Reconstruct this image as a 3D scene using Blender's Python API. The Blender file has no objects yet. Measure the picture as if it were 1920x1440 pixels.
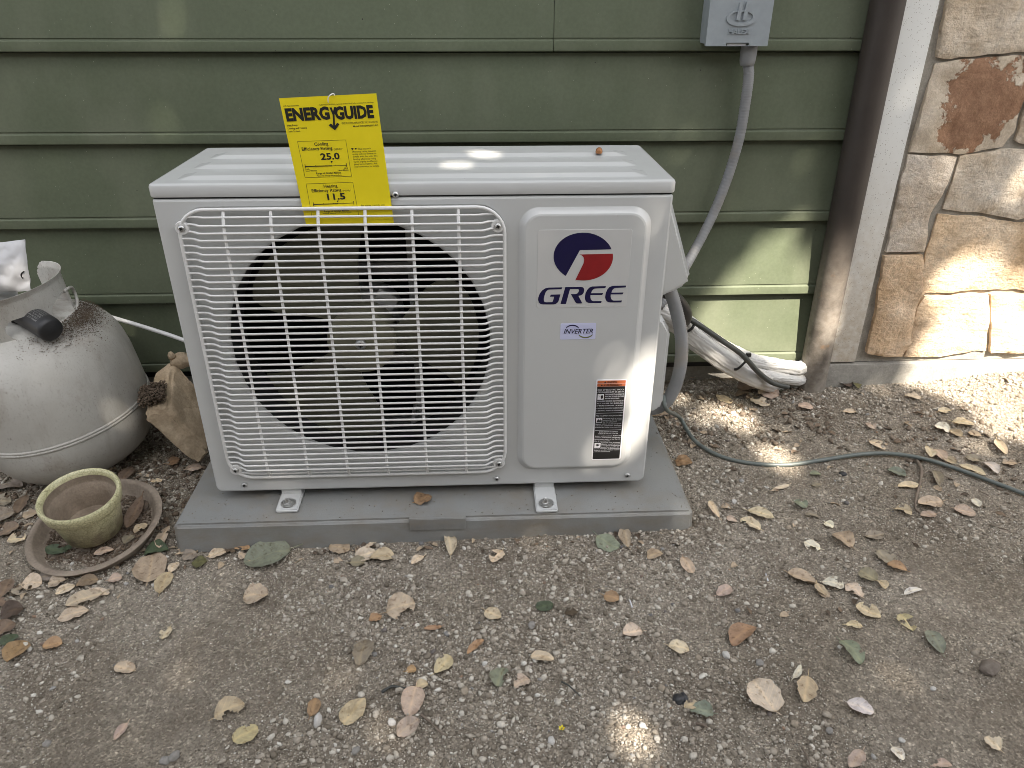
import bpy, bmesh, math, random
import numpy as np
from mathutils import Vector, Matrix, noise
from mathutils.geometry import tessellate_polygon, delaunay_2d_cdt

random.seed(7)
rng = np.random.default_rng(7)
S = bpy.context.scene
COL = S.collection
D = math.radians

# ---------------------------------------------------------------- camera
CAM = np.array([0.58331, -1.14517, 0.90043])
YAW, PITCH, ROLL, FPX = 0.04806, 0.49036, 0.00275, 1405.4
cy_, sy_, cp_, sp_ = math.cos(YAW), math.sin(YAW), math.cos(PITCH), math.sin(PITCH)
FWD = np.array([sy_ * cp_, cy_ * cp_, -sp_])
_r = np.array([cy_, -sy_, 0.0])
_u = np.cross(_r, FWD)
RGT = math.cos(ROLL) * _r + math.sin(ROLL) * _u
UPV = -math.sin(ROLL) * _r + math.cos(ROLL) * _u
cam = bpy.data.cameras.new('camera')
cam.sensor_width = 36.0
cam.lens = FPX / 1920 * 36.0
cam.clip_start, cam.clip_end = 0.02, 300.0
camo = bpy.data.objects.new('camera', cam)
COL.objects.link(camo)
camo.matrix_world = Matrix(((RGT[0], UPV[0], -FWD[0], CAM[0]), (RGT[1], UPV[1], -FWD[1], CAM[1]),
                            (RGT[2], UPV[2], -FWD[2], CAM[2]), (0, 0, 0, 1)))
S.camera = camo

# ---------------------------------------------------------------- sky, sun, exposure
SUN_AZ, SUN_EL = 25.0, 50.0          # azimuth to the right of the wall's outward normal
SUND = Vector((math.sin(D(SUN_AZ)) * math.cos(D(SUN_EL)), -math.cos(D(SUN_AZ)) * math.cos(D(SUN_EL)), math.sin(D(SUN_EL))))
W_ = bpy.data.worlds.new('World')
S.world = W_
W_.use_nodes = True
nt = W_.node_tree
bg = nt.nodes['Background']
sky = nt.nodes.new('ShaderNodeTexSky')
sky.sky_type = 'NISHITA'
sky.sun_disc = False
sky.sun_elevation = D(SUN_EL)
sky.sun_rotation = D(180 - SUN_AZ)
sky.dust_density = 3.0
hsv = nt.nodes.new('ShaderNodeHueSaturation')     # a hazy, whitish sky
hsv.inputs['Saturation'].default_value = 0.22
nt.links.new(sky.outputs[0], hsv.inputs['Color'])
nt.links.new(hsv.outputs[0], bg.inputs[0])
bg.inputs[1].default_value = 0.10
sun = bpy.data.lights.new('sun', 'SUN')
sun.energy = 5.0
sun.angle = D(0.35)
sun.color = (1.0, 0.90, 0.77)
suno = bpy.data.objects.new('sun', sun)
COL.objects.link(suno)
suno.rotation_euler = SUND.to_track_quat('Z', 'Y').to_euler()
suno.location = (2, -4, 6)
S.view_settings.view_transform = 'Standard'
S.view_settings.look = 'None'
S.view_settings.exposure = 2.1
S.view_settings.gamma = 1.0
S.view_settings.use_curve_mapping = False
S.cycles.use_denoising = True
S.cycles.filter_width = 0.85
S.cycles.max_bounces = 8

# ---------------------------------------------------------------- measuring helpers
def ray(u, v):
    d = FWD + RGT * (u - 960) / FPX - UPV * (v - 720) / FPX
    return d

def W(u, v, y):                      # the point of the vertical plane y seen at a photo pixel
    d = ray(u, v)
    return Vector(CAM + d * ((y - CAM[1]) / d[1]))

def Z(u, v, z):
    d = ray(u, v)
    return Vector(CAM + d * ((z - CAM[2]) / d[2]))

def sst(a, b, t):
    t = min(1.0, max(0.0, (t - a) / (b - a)))
    return t * t * (3 - 2 * t)

def gz(x, y):                        # the smooth lie of the ground
    xc = min(2.4, max(-1.2, x))
    yc = min(0.62, max(0.0, y))
    return -0.064 + 0.024 * xc + (0.03 + 0.03 * sst(0, 1.2, xc)) * yc + 0.03 * sst(1.5, 2.1, xc) * sst(0, .5, yc)

def gh(x, y):
    n = noise.fractal((x * 5, y * 5, 0.3), 1.0, 2.0, 3) * .004
    n += noise.fractal((x * 38, y * 38, 4.3), 0.8, 2.1, 3) * .0022
    return gz(x, y) + n

def Gp(u, v):
    P = Z(u, v, -.05)
    for _ in range(8):
        P = Z(u, v, gz(P.x, P.y))
    return P

# ---------------------------------------------------------------- object helpers
def tag(o, label=None, cat=None, group=None, kind=None):
    if label: o['label'] = label
    if cat: o['category'] = cat
    if group: o['group'] = group
    if kind: o['kind'] = kind
    return o

def thing(name, label, cat, loc, group=None):
    o = bpy.data.objects.new(name, None)
    o.empty_display_size = .05
    COL.objects.link(o)
    o.location = loc
    return tag(o, label, cat, group)

def mk(name, V, F, mat, smooth=None):
    me = bpy.data.meshes.new(name)
    me.from_pydata([tuple(v) for v in V], [], [tuple(int(i) for i in f) for f in F])
    me.materials.append(mat)
    if smooth is not None:
        me.polygons.foreach_set('use_smooth', [True] * len(me.polygons))
        if smooth < 180:
            me.set_sharp_from_angle(angle=D(smooth))
    me.update()
    return me

def link(name, me, parent=None, kind=None):
    o = bpy.data.objects.new(name, me)
    COL.objects.link(o)
    if parent:
        o.parent = parent
        if parent.type == 'EMPTY':
            o.matrix_parent_inverse = Matrix.Translation(-Vector(parent.location))
    if kind: o['kind'] = kind
    return o

def part(name, VF, mat, parent, smooth=40):
    return link(name, mk(name, VF[0], VF[1], mat, smooth), parent)

def solo(name, VF, mat, label=None, cat=None, group=None, kind=None, smooth=40):
    V = [Vector(v) for v in VF[0]]
    c = sum(V, Vector()) / len(V)
    c.z = min(v.z for v in V)
    o = link(name, mk(name, [v - c for v in V], VF[1], mat, smooth))
    o.location = c
    return tag(o, label, cat, group, kind)

def join(*vfs):
    V, F = [], []
    for v, f in vfs:
        n = len(V)
        V += [tuple(p) for p in v]
        F += [tuple(i + n for i in q) for q in f]
    return V, F

def box(x0, x1, y0, y1, z0, z1, b=0.0, seg=2):
    bm = bmesh.new()
    bmesh.ops.create_cube(bm, size=1)
    for v in bm.verts:
        v.co = Vector(((x0 + x1) / 2 + v.co.x * (x1 - x0), (y0 + y1) / 2 + v.co.y * (y1 - y0), (z0 + z1) / 2 + v.co.z * (z1 - z0)))
    if b:
        bmesh.ops.bevel(bm, geom=list(bm.edges), offset=b, segments=seg, affect='EDGES', profile=.6)
    bm.verts.index_update()
    r = [v.co.copy() for v in bm.verts], [[v.index for v in f.verts] for f in bm.faces]
    bm.free()
    return r

def hull(pts, b=.004):
    bm = bmesh.new()
    for p in pts: bm.verts.new(p)
    bmesh.ops.convex_hull(bm, input=list(bm.verts))
    bmesh.ops.dissolve_limit(bm, angle_limit=D(4), verts=list(bm.verts), edges=list(bm.edges))
    if b: bmesh.ops.bevel(bm, geom=list(bm.edges), offset=b, segments=3, affect='EDGES')
    bm.verts.index_update()
    r = [v.co.copy() for v in bm.verts], [[v.index for v in f.verts] for f in bm.faces]
    bm.free()
    return r

def curve_pts(P, n):                 # Catmull-Rom through the points
    P = [Vector(p) for p in P]
    Q = [P[0] * 2 - P[1]] + P + [P[-1] * 2 - P[-2]]
    out = []
    for i in range(1, len(Q) - 2):
        for k in range(n):
            t = k / n
            a, b, c, d = Q[i - 1], Q[i], Q[i + 1], Q[i + 2]
            out.append(.5 * ((2 * b) + (c - a) * t + (2 * a - 5 * b + 4 * c - d) * t * t + (3 * b - a - 3 * c + d) * t ** 3))
    out.append(P[-1])
    return out

def tube(P, r, n=8, cap=True, closed=False, ell=None):
    P = [Vector(p) for p in P]
    m = len(P)
    rr = r if callable(r) else (lambda i: r)
    V, F = [], []
    up = None
    for i, p in enumerate(P):
        if closed: t = P[(i + 1) % m] - P[i - 1]
        else: t = P[min(i + 1, m - 1)] - P[max(i - 1, 0)]
        t.normalize()
        if up is None:
            up = t.orthogonal().normalized()
            if ell: up = (Vector(ell[2]) - t * t.dot(Vector(ell[2]))).normalized()
        else:
            up = (up - t * t.dot(up)).normalized()
        s = t.cross(up)
        for k in range(n):
            a = 2 * math.pi * k / n
            ca, sa = math.cos(a), math.sin(a)
            if ell: ca, sa = ca * ell[0], sa * ell[1]
            V.append(p + (up * ca + s * sa) * rr(i))
    for i in range(m if closed else m - 1):
        j = (i + 1) % m
        for k in range(n):
            l = (k + 1) % n
            F.append((i * n + k, i * n + l, j * n + l, j * n + k))
    if cap and not closed:
        F.append(tuple(range(n - 1, -1, -1)))
        F.append(tuple((m - 1) * n + k for k in range(n)))
    return V, F

def lathe(prof, n=48, mtx=None):
    V, F = [], []
    m = len(prof)
    for r, z in prof:
        for k in range(n):
            a = 2 * math.pi * k / n
            p = Vector((r * math.cos(a), r * math.sin(a), z))
            V.append(mtx @ p if mtx else p)
    for i in range(m - 1):
        for k in range(n):
            l = (k + 1) % n
            F.append((i * n + k, i * n + l, (i + 1) * n + l, (i + 1) * n + k))
    return V, F

def rr(x0, x1, z0, z1, r, k=7, m=7):  # rounded rectangle in (x, z), counter-clockwise; r = bl, br, tr, tl
    if not isinstance(r, (list, tuple)): r = (r,) * 4
    out = []
    cs = [((x0 + r[0], z0 + r[0]), 180, r[0]), ((x1 - r[1], z0 + r[1]), 270, r[1]), ((x1 - r[2], z1 - r[2]), 0, r[2]), ((x0 + r[3], z1 - r[3]), 90, r[3])]
    for q, (c, a, q_r) in enumerate(cs):
        arc = [(c[0] + q_r * math.cos(D(a + 90 * i / k)), c[1] + q_r * math.sin(D(a + 90 * i / k))) for i in range(k + 1)]
        out += arc
        c2, a2, r2 = cs[(q + 1) % 4]
        e = (c2[0] + r2 * math.cos(D(a2)), c2[1] + r2 * math.sin(D(a2)))
        s = arc[-1]
        for i in range(1, m): out.append((s[0] + (e[0] - s[0]) * i / m, s[1] + (e[1] - s[1]) * i / m))
    return out

def at_y(loop, y): return [Vector((p[0], y, p[1])) for p in loop]

def loft(loops):
    n = len(loops[0])
    V = [p for l in loops for p in l]
    F = []
    for i in range(len(loops) - 1):
        for k in range(n):
            l = (k + 1) % n
            F.append((i * n + k, i * n + l, (i + 1) * n + l, (i + 1) * n + k))
    return V, F

def fill(loops, y=None):             # flat polygon with holes; loops are 3D, or 2D (x, z) at y
    L = [at_y(l, y) if y is not None else [Vector(p) for p in l] for l in loops]
    V = [p for l in L for p in l]
    # tessellate in a plane of its own
    n = Vector()
    l0 = L[0]
    for i in range(len(l0)):
        n += l0[i].cross(l0[(i + 1) % len(l0)])
    n.normalize()
    a = n.orthogonal().normalized()
    b = n.cross(a)
    F = tessellate_polygon([[Vector((p.dot(a), p.dot(b), 0)) for p in l] for l in L])
    out = []
    for t in F:
        q = (V[t[1]] - V[t[0]]).cross(V[t[2]] - V[t[0]])
        if q.length < 1e-12: continue
        out.append(tuple(t) if q.dot(n) > 0 else (t[0], t[2], t[1]))
    return V, out

def fill_front(loops, y):            # facing the viewer (-y)
    V, F = fill(loops, y)
    out = []
    for t in F:
        q = (V[t[1]] - V[t[0]]).cross(V[t[2]] - V[t[0]])
        out.append(t if q.y < 0 else (t[0], t[2], t[1]))
    return V, out

_tc = {}
def text2d(s, bold=0.0, shear=0.0, extrude=0.0, res=2):
    key = (s, bold, shear, extrude)
    if key in _tc: return _tc[key]
    cu = bpy.data.curves.new('text', 'FONT')
    cu.body = s
    cu.offset = bold
    cu.shear = shear
    cu.extrude = extrude
    cu.resolution_u = res
    o = bpy.data.objects.new('text', cu)
    COL.objects.link(o)
    dg = bpy.context.evaluated_depsgraph_get()
    me = bpy.data.meshes.new_from_object(o.evaluated_get(dg))
    V = np.array([v.co[:] for v in me.vertices])
    F = [tuple(p.vertices) for p in me.polygons]
    bpy.data.objects.remove(o)
    bpy.data.curves.remove(cu)
    bpy.data.meshes.remove(me)
    _tc[key] = (V, F)
    return V, F

CAPH = None
def lettering(items, f):             # items: (text, x0, x1 or None, baseline, cap height, bold, shear[, align])
    global CAPH
    if CAPH is None: CAPH = text2d('H')[0][:, 1].max()
    out = []
    for it in items:
        s, x0, x1, yb, h, bold, shear = it[:7]
        V, F = text2d(s, bold, shear)
        mn, mx = V[:, 0].min(), V[:, 0].max()
        sy = h / CAPH
        sx = sy if x1 is None else (x1 - x0) / (mx - mn)
        out.append(([f(x0 + (p[0] - mn) * sx, yb + p[1] * sy) for p in V], F))
    return join(*out)

# ---------------------------------------------------------------- materials
class NB:
    def __init__(s, name, rough=.6, metal=0.0, spec=.5):
        s.m = bpy.data.materials.new(name)
        s.m.use_nodes = True
        s.t = s.m.node_tree
        s.b = s.t.nodes['Principled BSDF']
        s.b.inputs['Roughness'].default_value = rough
        s.b.inputs['Metallic'].default_value = metal
        s.b.inputs['Specular IOR Level'].default_value = spec
        s.tc = s.t.nodes.new('ShaderNodeTexCoord')
        s.co = s.tc.outputs['Object']
    def n(s, ty, **kw):
        x = s.t.nodes.new(ty)
        for k, v in kw.items(): setattr(x, k, v)
        return x
    def l(s, a, b): s.t.links.new(a, b)
    def stretch(s, sc, rot=(0, 0, 0)):
        x = s.n('ShaderNodeMapping')
        x.inputs['Scale'].default_value = sc
        x.inputs['Rotation'].default_value = rot
        s.l(s.co, x.inputs[0])
        return x.outputs[0]
    def noise(s, scale, detail=4, rough=.55, co=None, dist=0):
        x = s.n('ShaderNodeTexNoise')
        x.inputs['Scale'].default_value = scale
        x.inputs['Detail'].default_value = detail
        x.inputs['Roughness'].default_value = rough
        x.inputs['Distortion'].default_value = dist
        s.l(co or s.co, x.inputs['Vector'])
        return x.outputs[0]
    def voro(s, scale, feat='F1', out='Distance', co=None, rnd=1.0):
        x = s.n('ShaderNodeTexVoronoi', feature=feat)
        x.inputs['Scale'].default_value = scale
        x.inputs['Randomness'].default_value = rnd
        s.l(co or s.co, x.inputs['Vector'])
        return x.outputs[out]
    def ramp(s, f, stops, interp='LINEAR'):
        x = s.n('ShaderNodeValToRGB')
        x.color_ramp.interpolation = interp
        e = x.color_ramp.elements
        while len(e) < len(stops): e.new(.5)
        for i, (p, c) in enumerate(stops):
            e[i].position = p
            e[i].color = (*c, 1) if isinstance(c, tuple) else (c, c, c, 1)
        s.l(f, x.inputs[0])
        return x.outputs[0]
    def mix(s, f, a, b, mode='MIX'):
        x = s.n('ShaderNodeMix', data_type='RGBA', blend_type=mode)
        for i, q in ((0, f), (6, a), (7, b)):
            if hasattr(q, 'links'): s.l(q, x.inputs[i])
            elif isinstance(q, tuple): x.inputs[i].default_value = (*q, 1)
            else: x.inputs[i].default_value = q
        return x.outputs[2]
    def math(s, op, a, b=0.0):
        x = s.n('ShaderNodeMath', operation=op)
        for i, q in enumerate((a, b)):
            if hasattr(q, 'links'): s.l(q, x.inputs[i])
            else: x.inputs[i].default_value = q
        return x.outputs[0]
    def sep(s, ax, co=None):
        x = s.n('ShaderNodeSeparateXYZ')
        s.l(co or s.co, x.inputs[0])
        return x.outputs[ax]
    def col(s, c):
        if isinstance(c, tuple): s.b.inputs['Base Color'].default_value = (*c, 1)
        else: s.l(c, s.b.inputs['Base Color'])
        return s
    def rgh(s, f): s.l(f, s.b.inputs['Roughness']); return s
    def bump(s, h, strength=.4, dist=.002):
        x = s.n('ShaderNodeBump')
        x.inputs['Strength'].default_value = strength
        x.inputs['Distance'].default_value = dist
        s.l(h, x.inputs['Height'])
        s.l(x.outputs[0], s.b.inputs['Normal'])
        return s

def plain(name, c, rough=.5, metal=0.0, var=.12, scale=30, spec=.5):
    b = NB(name, rough, metal, spec)
    n = b.noise(scale, 5)
    lo = tuple(x * (1 - var) for x in c)
    hi = tuple(min(1, x * (1 + var)) for x in c)
    b.col(b.ramp(n, [(.3, lo), (.7, hi)]))
    return b.m

def m_siding():
    b = NB('green siding paint', .48, 0, .4)
    st = b.stretch((1, 1, 3))
    base = b.ramp(b.noise(3, 5, co=st), [(.3, (.089, .106, .066)), (.7, (.102, .121, .077))])
    fine = b.ramp(b.noise(160, 3), [(.35, .93), (.65, 1.05)])
    c = b.mix(1, base, fine, 'MULTIPLY')
    sp = b.voro(120, co=b.stretch((1, 1, .55), (0, .5, 0)))   # pale dust specks
    sel = b.noise(40, 2)
    c = b.mix(b.math('MULTIPLY', b.math('LESS_THAN', sp, .07), b.math('GREATER_THAN', sel, .54)), c, (.25, .26, .20))
    sp2 = b.voro(33)
    c = b.mix(b.math('MULTIPLY', b.math('LESS_THAN', sp2, .05), b.math('GREATER_THAN', b.noise(17, 2), .55)), c, (.03, .028, .022))
    dust = b.ramp(b.noise(7, 6, co=b.stretch((1, 1, .5))), [(.45, 0.0), (.78, .22)])
    c = b.mix(dust, c, (.26, .26, .20))
    b.col(c)
    b.rgh(b.ramp(b.noise(60, 4), [(.3, .40), (.7, .58)]))
    b.bump(b.noise(220, 4), .12, .0006)
    return b.m

def m_white(name='white painted steel', c=(.556, .565, .560), rough=.2):
    b = NB(name, rough, 0, .5)
    d = b.ramp(b.noise(9, 6), [(.42, tuple(x * .985 for x in c)), (.62, c)])
    sp = b.voro(70)
    d = b.mix(b.math('MULTIPLY', b.math('LESS_THAN', sp, .035), b.math('GREATER_THAN', b.noise(30, 1), .58)), d, (.33, .31, .28))
    b.col(d)
    b.rgh(b.ramp(b.noise(24, 5), [(.3, rough - .02), (.7, rough + .04)]))
    if 'wire' not in name: b.bump(b.noise(420, 2), .03, .0003)
    return b.m

def m_ground():
    b = NB('dirt', .95, 0, .15)
    c = b.ramp(b.noise(3.2, 6), [(.3, (.255, .220, .172)), (.5, (.325, .284, .228)), (.72, (.41, .366, .304))])
    g = b.voro(330, out='Color')
    gs = b.n('ShaderNodeSeparateColor')
    b.l(g, gs.inputs[0])
    grain = b.ramp(gs.outputs[0], [(.0, .62), (.55, 1.0), (.86, 1.12), (.97, 1.85)])
    c = b.mix(.85, c, grain, 'MULTIPLY')
    g2 = b.voro(140, out='Color')
    gs2 = b.n('ShaderNodeSeparateColor')
    b.l(g2, gs2.inputs[0])
    c = b.mix(.6, c, b.ramp(gs2.outputs[1], [(0, .7), (.5, 1.0), (.9, 1.15), (1, 1.6)]), 'MULTIPLY')
    dk = b.ramp(b.noise(11, 7, .65), [(.42, 0.0), (.72, .55)])
    c = b.mix(dk, c, (.135, .105, .078))
    b.col(c)
    h = b.mix(.5, b.noise(120, 6, .7), b.voro(260))
    b.bump(h, 1.0, .008)
    return b.m

def m_pebble(name='gravel stone', stops=None):
    b = NB(name, .85, 0, .3)
    g = b.n('ShaderNodeNewGeometry')
    c = b.ramp(g.outputs['Random Per Island'], [(0, (.15, .126, .097)), (.22, (.27, .234, .187)), (.5, (.40, .354, .292)), (.8, (.53, .485, .415)),
                                                (.93, (.62, .58, .51)), (.97, (.72, .69, .63)), (.99, (.13, .13, .135)), (1, (.36, .24, .16))] if stops is None else stops)
    c = b.mix(.7, c, b.ramp(b.noise(300, 3), [(.3, .72), (.7, 1.2)]), 'MULTIPLY')
    b.col(c)
    return b.m

def m_leaf():
    b = NB('fallen leaf', .62, 0, .35)
    oi = b.n('ShaderNodeObjectInfo')
    ofs = b.n('ShaderNodeVectorMath', operation='ADD')
    b.l(b.co, ofs.inputs[0])
    b.l(oi.outputs['Location'], ofs.inputs[1])
    co = ofs.outputs[0]
    c = b.mix(.9, oi.outputs['Color'], b.ramp(b.noise(70, 5, co=co), [(.28, (.68, .64, .58)), (.5, (1., 1., 1.)), (.75, (1.22, 1.2, 1.12))]), 'MULTIPLY')
    blot = b.ramp(b.noise(120, 5, .65, co=co), [(.56, 0.0), (.66, .75)])
    c = b.mix(blot, c, b.mix(1, c, (.45, .37, .30), 'MULTIPLY'))
    y = b.math('ABSOLUTE', b.sep(1))
    x = b.sep(0)
    mid = b.ramp(y, [(.0, .55), (.0009, .0)])
    w = b.n('ShaderNodeTexWave')
    w.inputs['Scale'].default_value = 42
    w.inputs['Distortion'].default_value = 1.2
    w.inputs['Detail'].default_value = 1
    cx = b.n('ShaderNodeCombineXYZ')
    b.l(b.math('ADD', x, b.math('MULTIPLY', y, -.8)), cx.inputs[0])
    b.l(cx.outputs[0], w.inputs[0])
    side = b.ramp(w.outputs[1], [(.9, 0.0), (1.0, .28)])
    vein = b.math('MAXIMUM', mid, side)
    c = b.mix(vein, c, b.mix(1, c, (1.45, 1.38, 1.2), 'MULTIPLY'))
    b.col(c)
    b.bump(b.math('ADD', b.noise(160, 3, co=co), b.math('MULTIPLY', vein, 1.5)), .35, .0012)
    return b.m

def m_stone():
    b = NB('limestone', .9, 0, .25)
    oi = b.n('ShaderNodeObjectInfo')
    big = b.noise(9, 7, .62)
    c = b.ramp(big, [(.28, (.40, .305, .205)), (.45, (.55, .455, .345)), (.6, (.63, .555, .46)), (.75, (.70, .645, .565))])
    c = b.mix(.75, c, b.ramp(b.noise(95, 6, .7), [(.3, .62), (.5, 1.0), (.75, 1.22)]), 'MULTIPLY')
    pit = b.ramp(b.voro(130), [(.0, .6), (.2, 1.0)])
    c = b.mix(.5, c, pit, 'MULTIPLY')
    c = b.mix(1, c, oi.outputs['Color'], 'MULTIPLY')
    b.col(c)
    b.bump(b.mix(.5, b.noise(80, 8, .72), b.noise(26, 6, .65, co=b.stretch((1, 1, 2.5), (0, .6, 0)))), 1.0, .014)
    return b.m

def m_rust_stone():                      # the stone with the red-brown weathered face
    b = NB('rust stained limestone', .92, 0, .2)
    edge = b.noise(13, 6, .6, dist=.4)
    # distance from the middle of the stone, in its own plane
    gx = b.n('ShaderNodeVectorMath', operation='DISTANCE')
    mp = b.n('ShaderNodeMapping')
    mp.inputs['Scale'].default_value = (1, 0, .8)
    b.l(b.co, mp.inputs[0])
    b.l(mp.outputs[0], gx.inputs[0])
    q = W(1838, 198, .497)
    gx.inputs[1].default_value = (q.x, 0, q.z * .8)
    f = b.math('ADD', gx.outputs['Value'], b.math('MULTIPLY', b.math('SUBTRACT', edge, .5), .19))
    f = b.math('ADD', f, b.math('MULTIPLY', b.math('SUBTRACT', b.noise(48, 5, .65), .5), .085))
    pale = b.ramp(b.noise(25, 6), [(.3, (.47, .385, .285)), (.7, (.62, .54, .44))])
    red = b.ramp(b.noise(60, 7, .7), [(.3, (.215, .118, .072)), (.7, (.36, .215, .135))])
    k = b.ramp(f, [(.072, 0.0), (.077, 1.0)])
    c = b.mix(k, red, pale)
    c = b.mix(.6, c, b.ramp(b.noise(180, 5, .7), [(.3, .7), (.7, 1.2)]), 'MULTIPLY')
    b.col(c)
    b.bump(b.math('ADD', b.noise(90, 7, .7), b.math('MULTIPLY', k, .8)), .8, .004)
    return b.m

def m_tank():
    b = NB('weathered tank paint', .42, 0, .45)
    c = b.ramp(b.noise(6, 6), [(.3, (.40, .385, .35)), (.55, (.52, .51, .475)), (.75, (.60, .59, .56))])
    patch = b.ramp(b.noise(9, 7, .7), [(.42, .15), (.62, 1.0)])
    fl = b.math('MULTIPLY', b.ramp(b.noise(330, 3, .7, co=b.stretch((1, 1, .5), (0, .7, 0))), [(.60, 0.0), (.66, 1.0)]), patch)
    c = b.mix(b.math('MULTIPLY', fl, .72), c, (.13, .10, .075))
    c = b.mix(b.ramp(b.noise(700, 2, .7), [(.62, 0.0), (.70, .5)]), c, (.17, .135, .10))
    c = b.mix(b.ramp(b.noise(30, 7, .7, co=b.stretch((1, 1, .18))), [(.52, 0.0), (.74, .35)]), c, (.24, .20, .16))
    rust = b.ramp(b.noise(7, 8, .75), [(.53, 0.0), (.72, .6)])
    c = b.mix(rust, c, (.20, .13, .085))
    b.col(c)
    b.rgh(b.ramp(b.noise(30, 4), [(.3, .34), (.7, .62)]))
    b.bump(b.noise(240, 4), .2, .0008)
    return b.m

def m_pad():
    b = NB('grey composite pad', .58, 0, .4)
    c = b.ramp(b.noise(5, 6), [(.3, (.225, .230, .226)), (.7, (.285, .289, .278))])
    c = b.mix(b.ramp(b.noise(8, 7, .65, co=b.stretch((1, 1, 2))), [(.44, 0.0), (.70, .6)]), c, (.215, .175, .125))
    c = b.mix(.6, c, b.ramp(b.noise(520, 3), [(.35, .86), (.65, 1.14)]), 'MULTIPLY')
    sp = b.math('MULTIPLY', b.math('LESS_THAN', b.voro(160), .1), b.math('GREATER_THAN', b.noise(24, 3), .55))
    c = b.mix(sp, c, (.36, .29, .21))
    b.col(c)
    b.rgh(b.ramp(b.noise(14, 5), [(.3, .45), (.7, .72)]))
    b.bump(b.noise(420, 4), .3, .0008)
    return b.m

def m_crackle():
    b = NB('crackle glazed ceramic', .3, 0, .5)
    e = b.voro(185, 'DISTANCE_TO_EDGE')
    e2 = b.voro(60, 'DISTANCE_TO_EDGE')
    line = b.math('MINIMUM', b.ramp(e, [(.0, .15), (.075, 1.0)]), b.ramp(e2, [(.0, .1), (.03, 1.0)]))
    gl = b.ramp(b.noise(14, 5), [(.35, (.56, .53, .31)), (.7, (.68, .65, .43))])
    c = b.mix(line, (.20, .19, .085), gl)
    z = b.sep(2)
    dirt = b.math('MULTIPLY', b.ramp(b.math('ADD', z, .05), [(.02, 1.0), (.07, 0.0)]) , b.ramp(b.noise(40, 6, .65), [(.35, .25), (.62, 1.0)]))
    c = b.mix(b.math('MULTIPLY', dirt, .88), c, (.085, .062, .042))
    b.col(c)
    b.bump(line, .25, .0006)
    return b.m

def m_clay(name, lo, hi, rough=.9):
    b = NB(name, rough, 0, .25)
    c = b.ramp(b.noise(22, 7, .65), [(.3, lo), (.7, hi)])
    c = b.mix(.6, c, b.ramp(b.noise(200, 5, .7), [(.3, .68), (.7, 1.22)]), 'MULTIPLY')
    b.col(c)
    b.bump(b.noise(180, 6, .7), .6, .002)
    return b.m

def m_pipe():
    b = NB('weathered brown pipe', .55, .0, .4)
    c = b.ramp(b.noise(7, 6), [(.3, (.036, .029, .025)), (.7, (.06, .049, .041))])
    z = b.sep(2)
    low = b.math('MULTIPLY', b.ramp(z, [(.12, 1.0), (.42, 0.0)]), b.ramp(b.noise(14, 7, .7), [(.3, .25), (.6, 1.0)]))
    c = b.mix(low, c, b.ramp(b.noise(60, 6), [(.3, (.22, .19, .155)), (.7, (.33, .30, .26))]))
    ru = b.ramp(b.noise(19, 6, .65), [(.62, 0.0), (.70, .7)])
    c = b.mix(b.math('MULTIPLY', ru, low), c, (.30, .15, .06))
    b.col(c)
    b.bump(b.noise(150, 5), .3, .001)
    return b.m

def m_trim():
    b = NB('off-white trim paint', .6, 0, .3)
    z = b.sep(2)
    low = b.math('MULTIPLY', b.ramp(z, [(.08, 1.0), (.55, .0)]), b.ramp(b.noise(50, 7, .7), [(.3, .35), (.65, 1.0)]))
    c = b.mix(low, (.70, .705, .685), (.44, .375, .29))
    sp = b.math('MULTIPLY', b.math('LESS_THAN', b.voro(260), .25), b.math('GREATER_THAN', b.noise(130, 2), .54))
    c = b.mix(b.math('MULTIPLY', sp, .75), c, (.26, .24, .2))
    sp2 = b.math('MULTIPLY', b.math('LESS_THAN', b.voro(95, co=b.stretch((1, 1, .6), (0, .4, 0))), .05), b.math('GREATER_THAN', b.noise(44, 2), .54))
    c = b.mix(sp2, c, (.06, .05, .04))
    b.col(c)
    b.bump(b.noise(300, 4), .15, .0006)
    return b.m

def m_conduit():
    b = NB('grey corrugated conduit', .5, 0, .4)
    c = b.ramp(b.noise(25, 5), [(.3, (.19, .195, .20)), (.7, (.25, .255, .26))])
    c = b.mix(b.ramp(b.noise(12, 6), [(.55, 0.0), (.75, .45)]), c, (.30, .24, .17))
    b.col(c)
    return b.m

def m_label_yellow():
    b = NB('yellow card', .45, 0, .4)
    b.col(b.ramp(b.noise(40, 3), [(.3, (.80, .655, .012)), (.7, (.84, .69, .016))]))
    return b.m

def m_fan():
    b = NB('olive translucent fan plastic', .38, 0, .5)
    b.col(b.ramp(b.noise(12, 4), [(.3, (.085, .086, .060)), (.7, (.125, .122, .082))]))
    b.b.inputs['Transmission Weight'].default_value = .0
    return b.m

SID, WHT, GRD, PEB, LEAF, STN, RST, TNK, PAD = m_siding(), m_white(), m_ground(), m_pebble(), m_leaf(), m_stone(), m_rust_stone(), m_tank(), m_pad()
GRIT = m_pebble('grit grain', [(0, (.10, .082, .063)), (.3, (.27, .234, .187)), (.6, (.43, .382, .315)), (.85, (.62, .57, .49)), (1, (.84, .81, .75))])
CRK, PIP, TRM, CDT, YEL, FAN = m_crackle(), m_pipe(), m_trim(), m_conduit(), m_label_yellow(), m_fan()
GRL = m_white('white coated wire', (.74, .74, .73), .3)
INN = m_clay('dusty pot inside', (.19, .15, .112), (.31, .25, .192))
SAU = m_clay('dusty terracotta', (.20, .162, .127), (.345, .288, .232))
MOR = m_clay('grey mortar', (.25, .23, .195), (.37, .345, .30))
CON = m_clay('weathered concrete', (.25, .24, .215), (.36, .345, .31))
BLK = m_clay('tan block stone', (.33, .25, .165), (.54, .435, .31))
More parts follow.
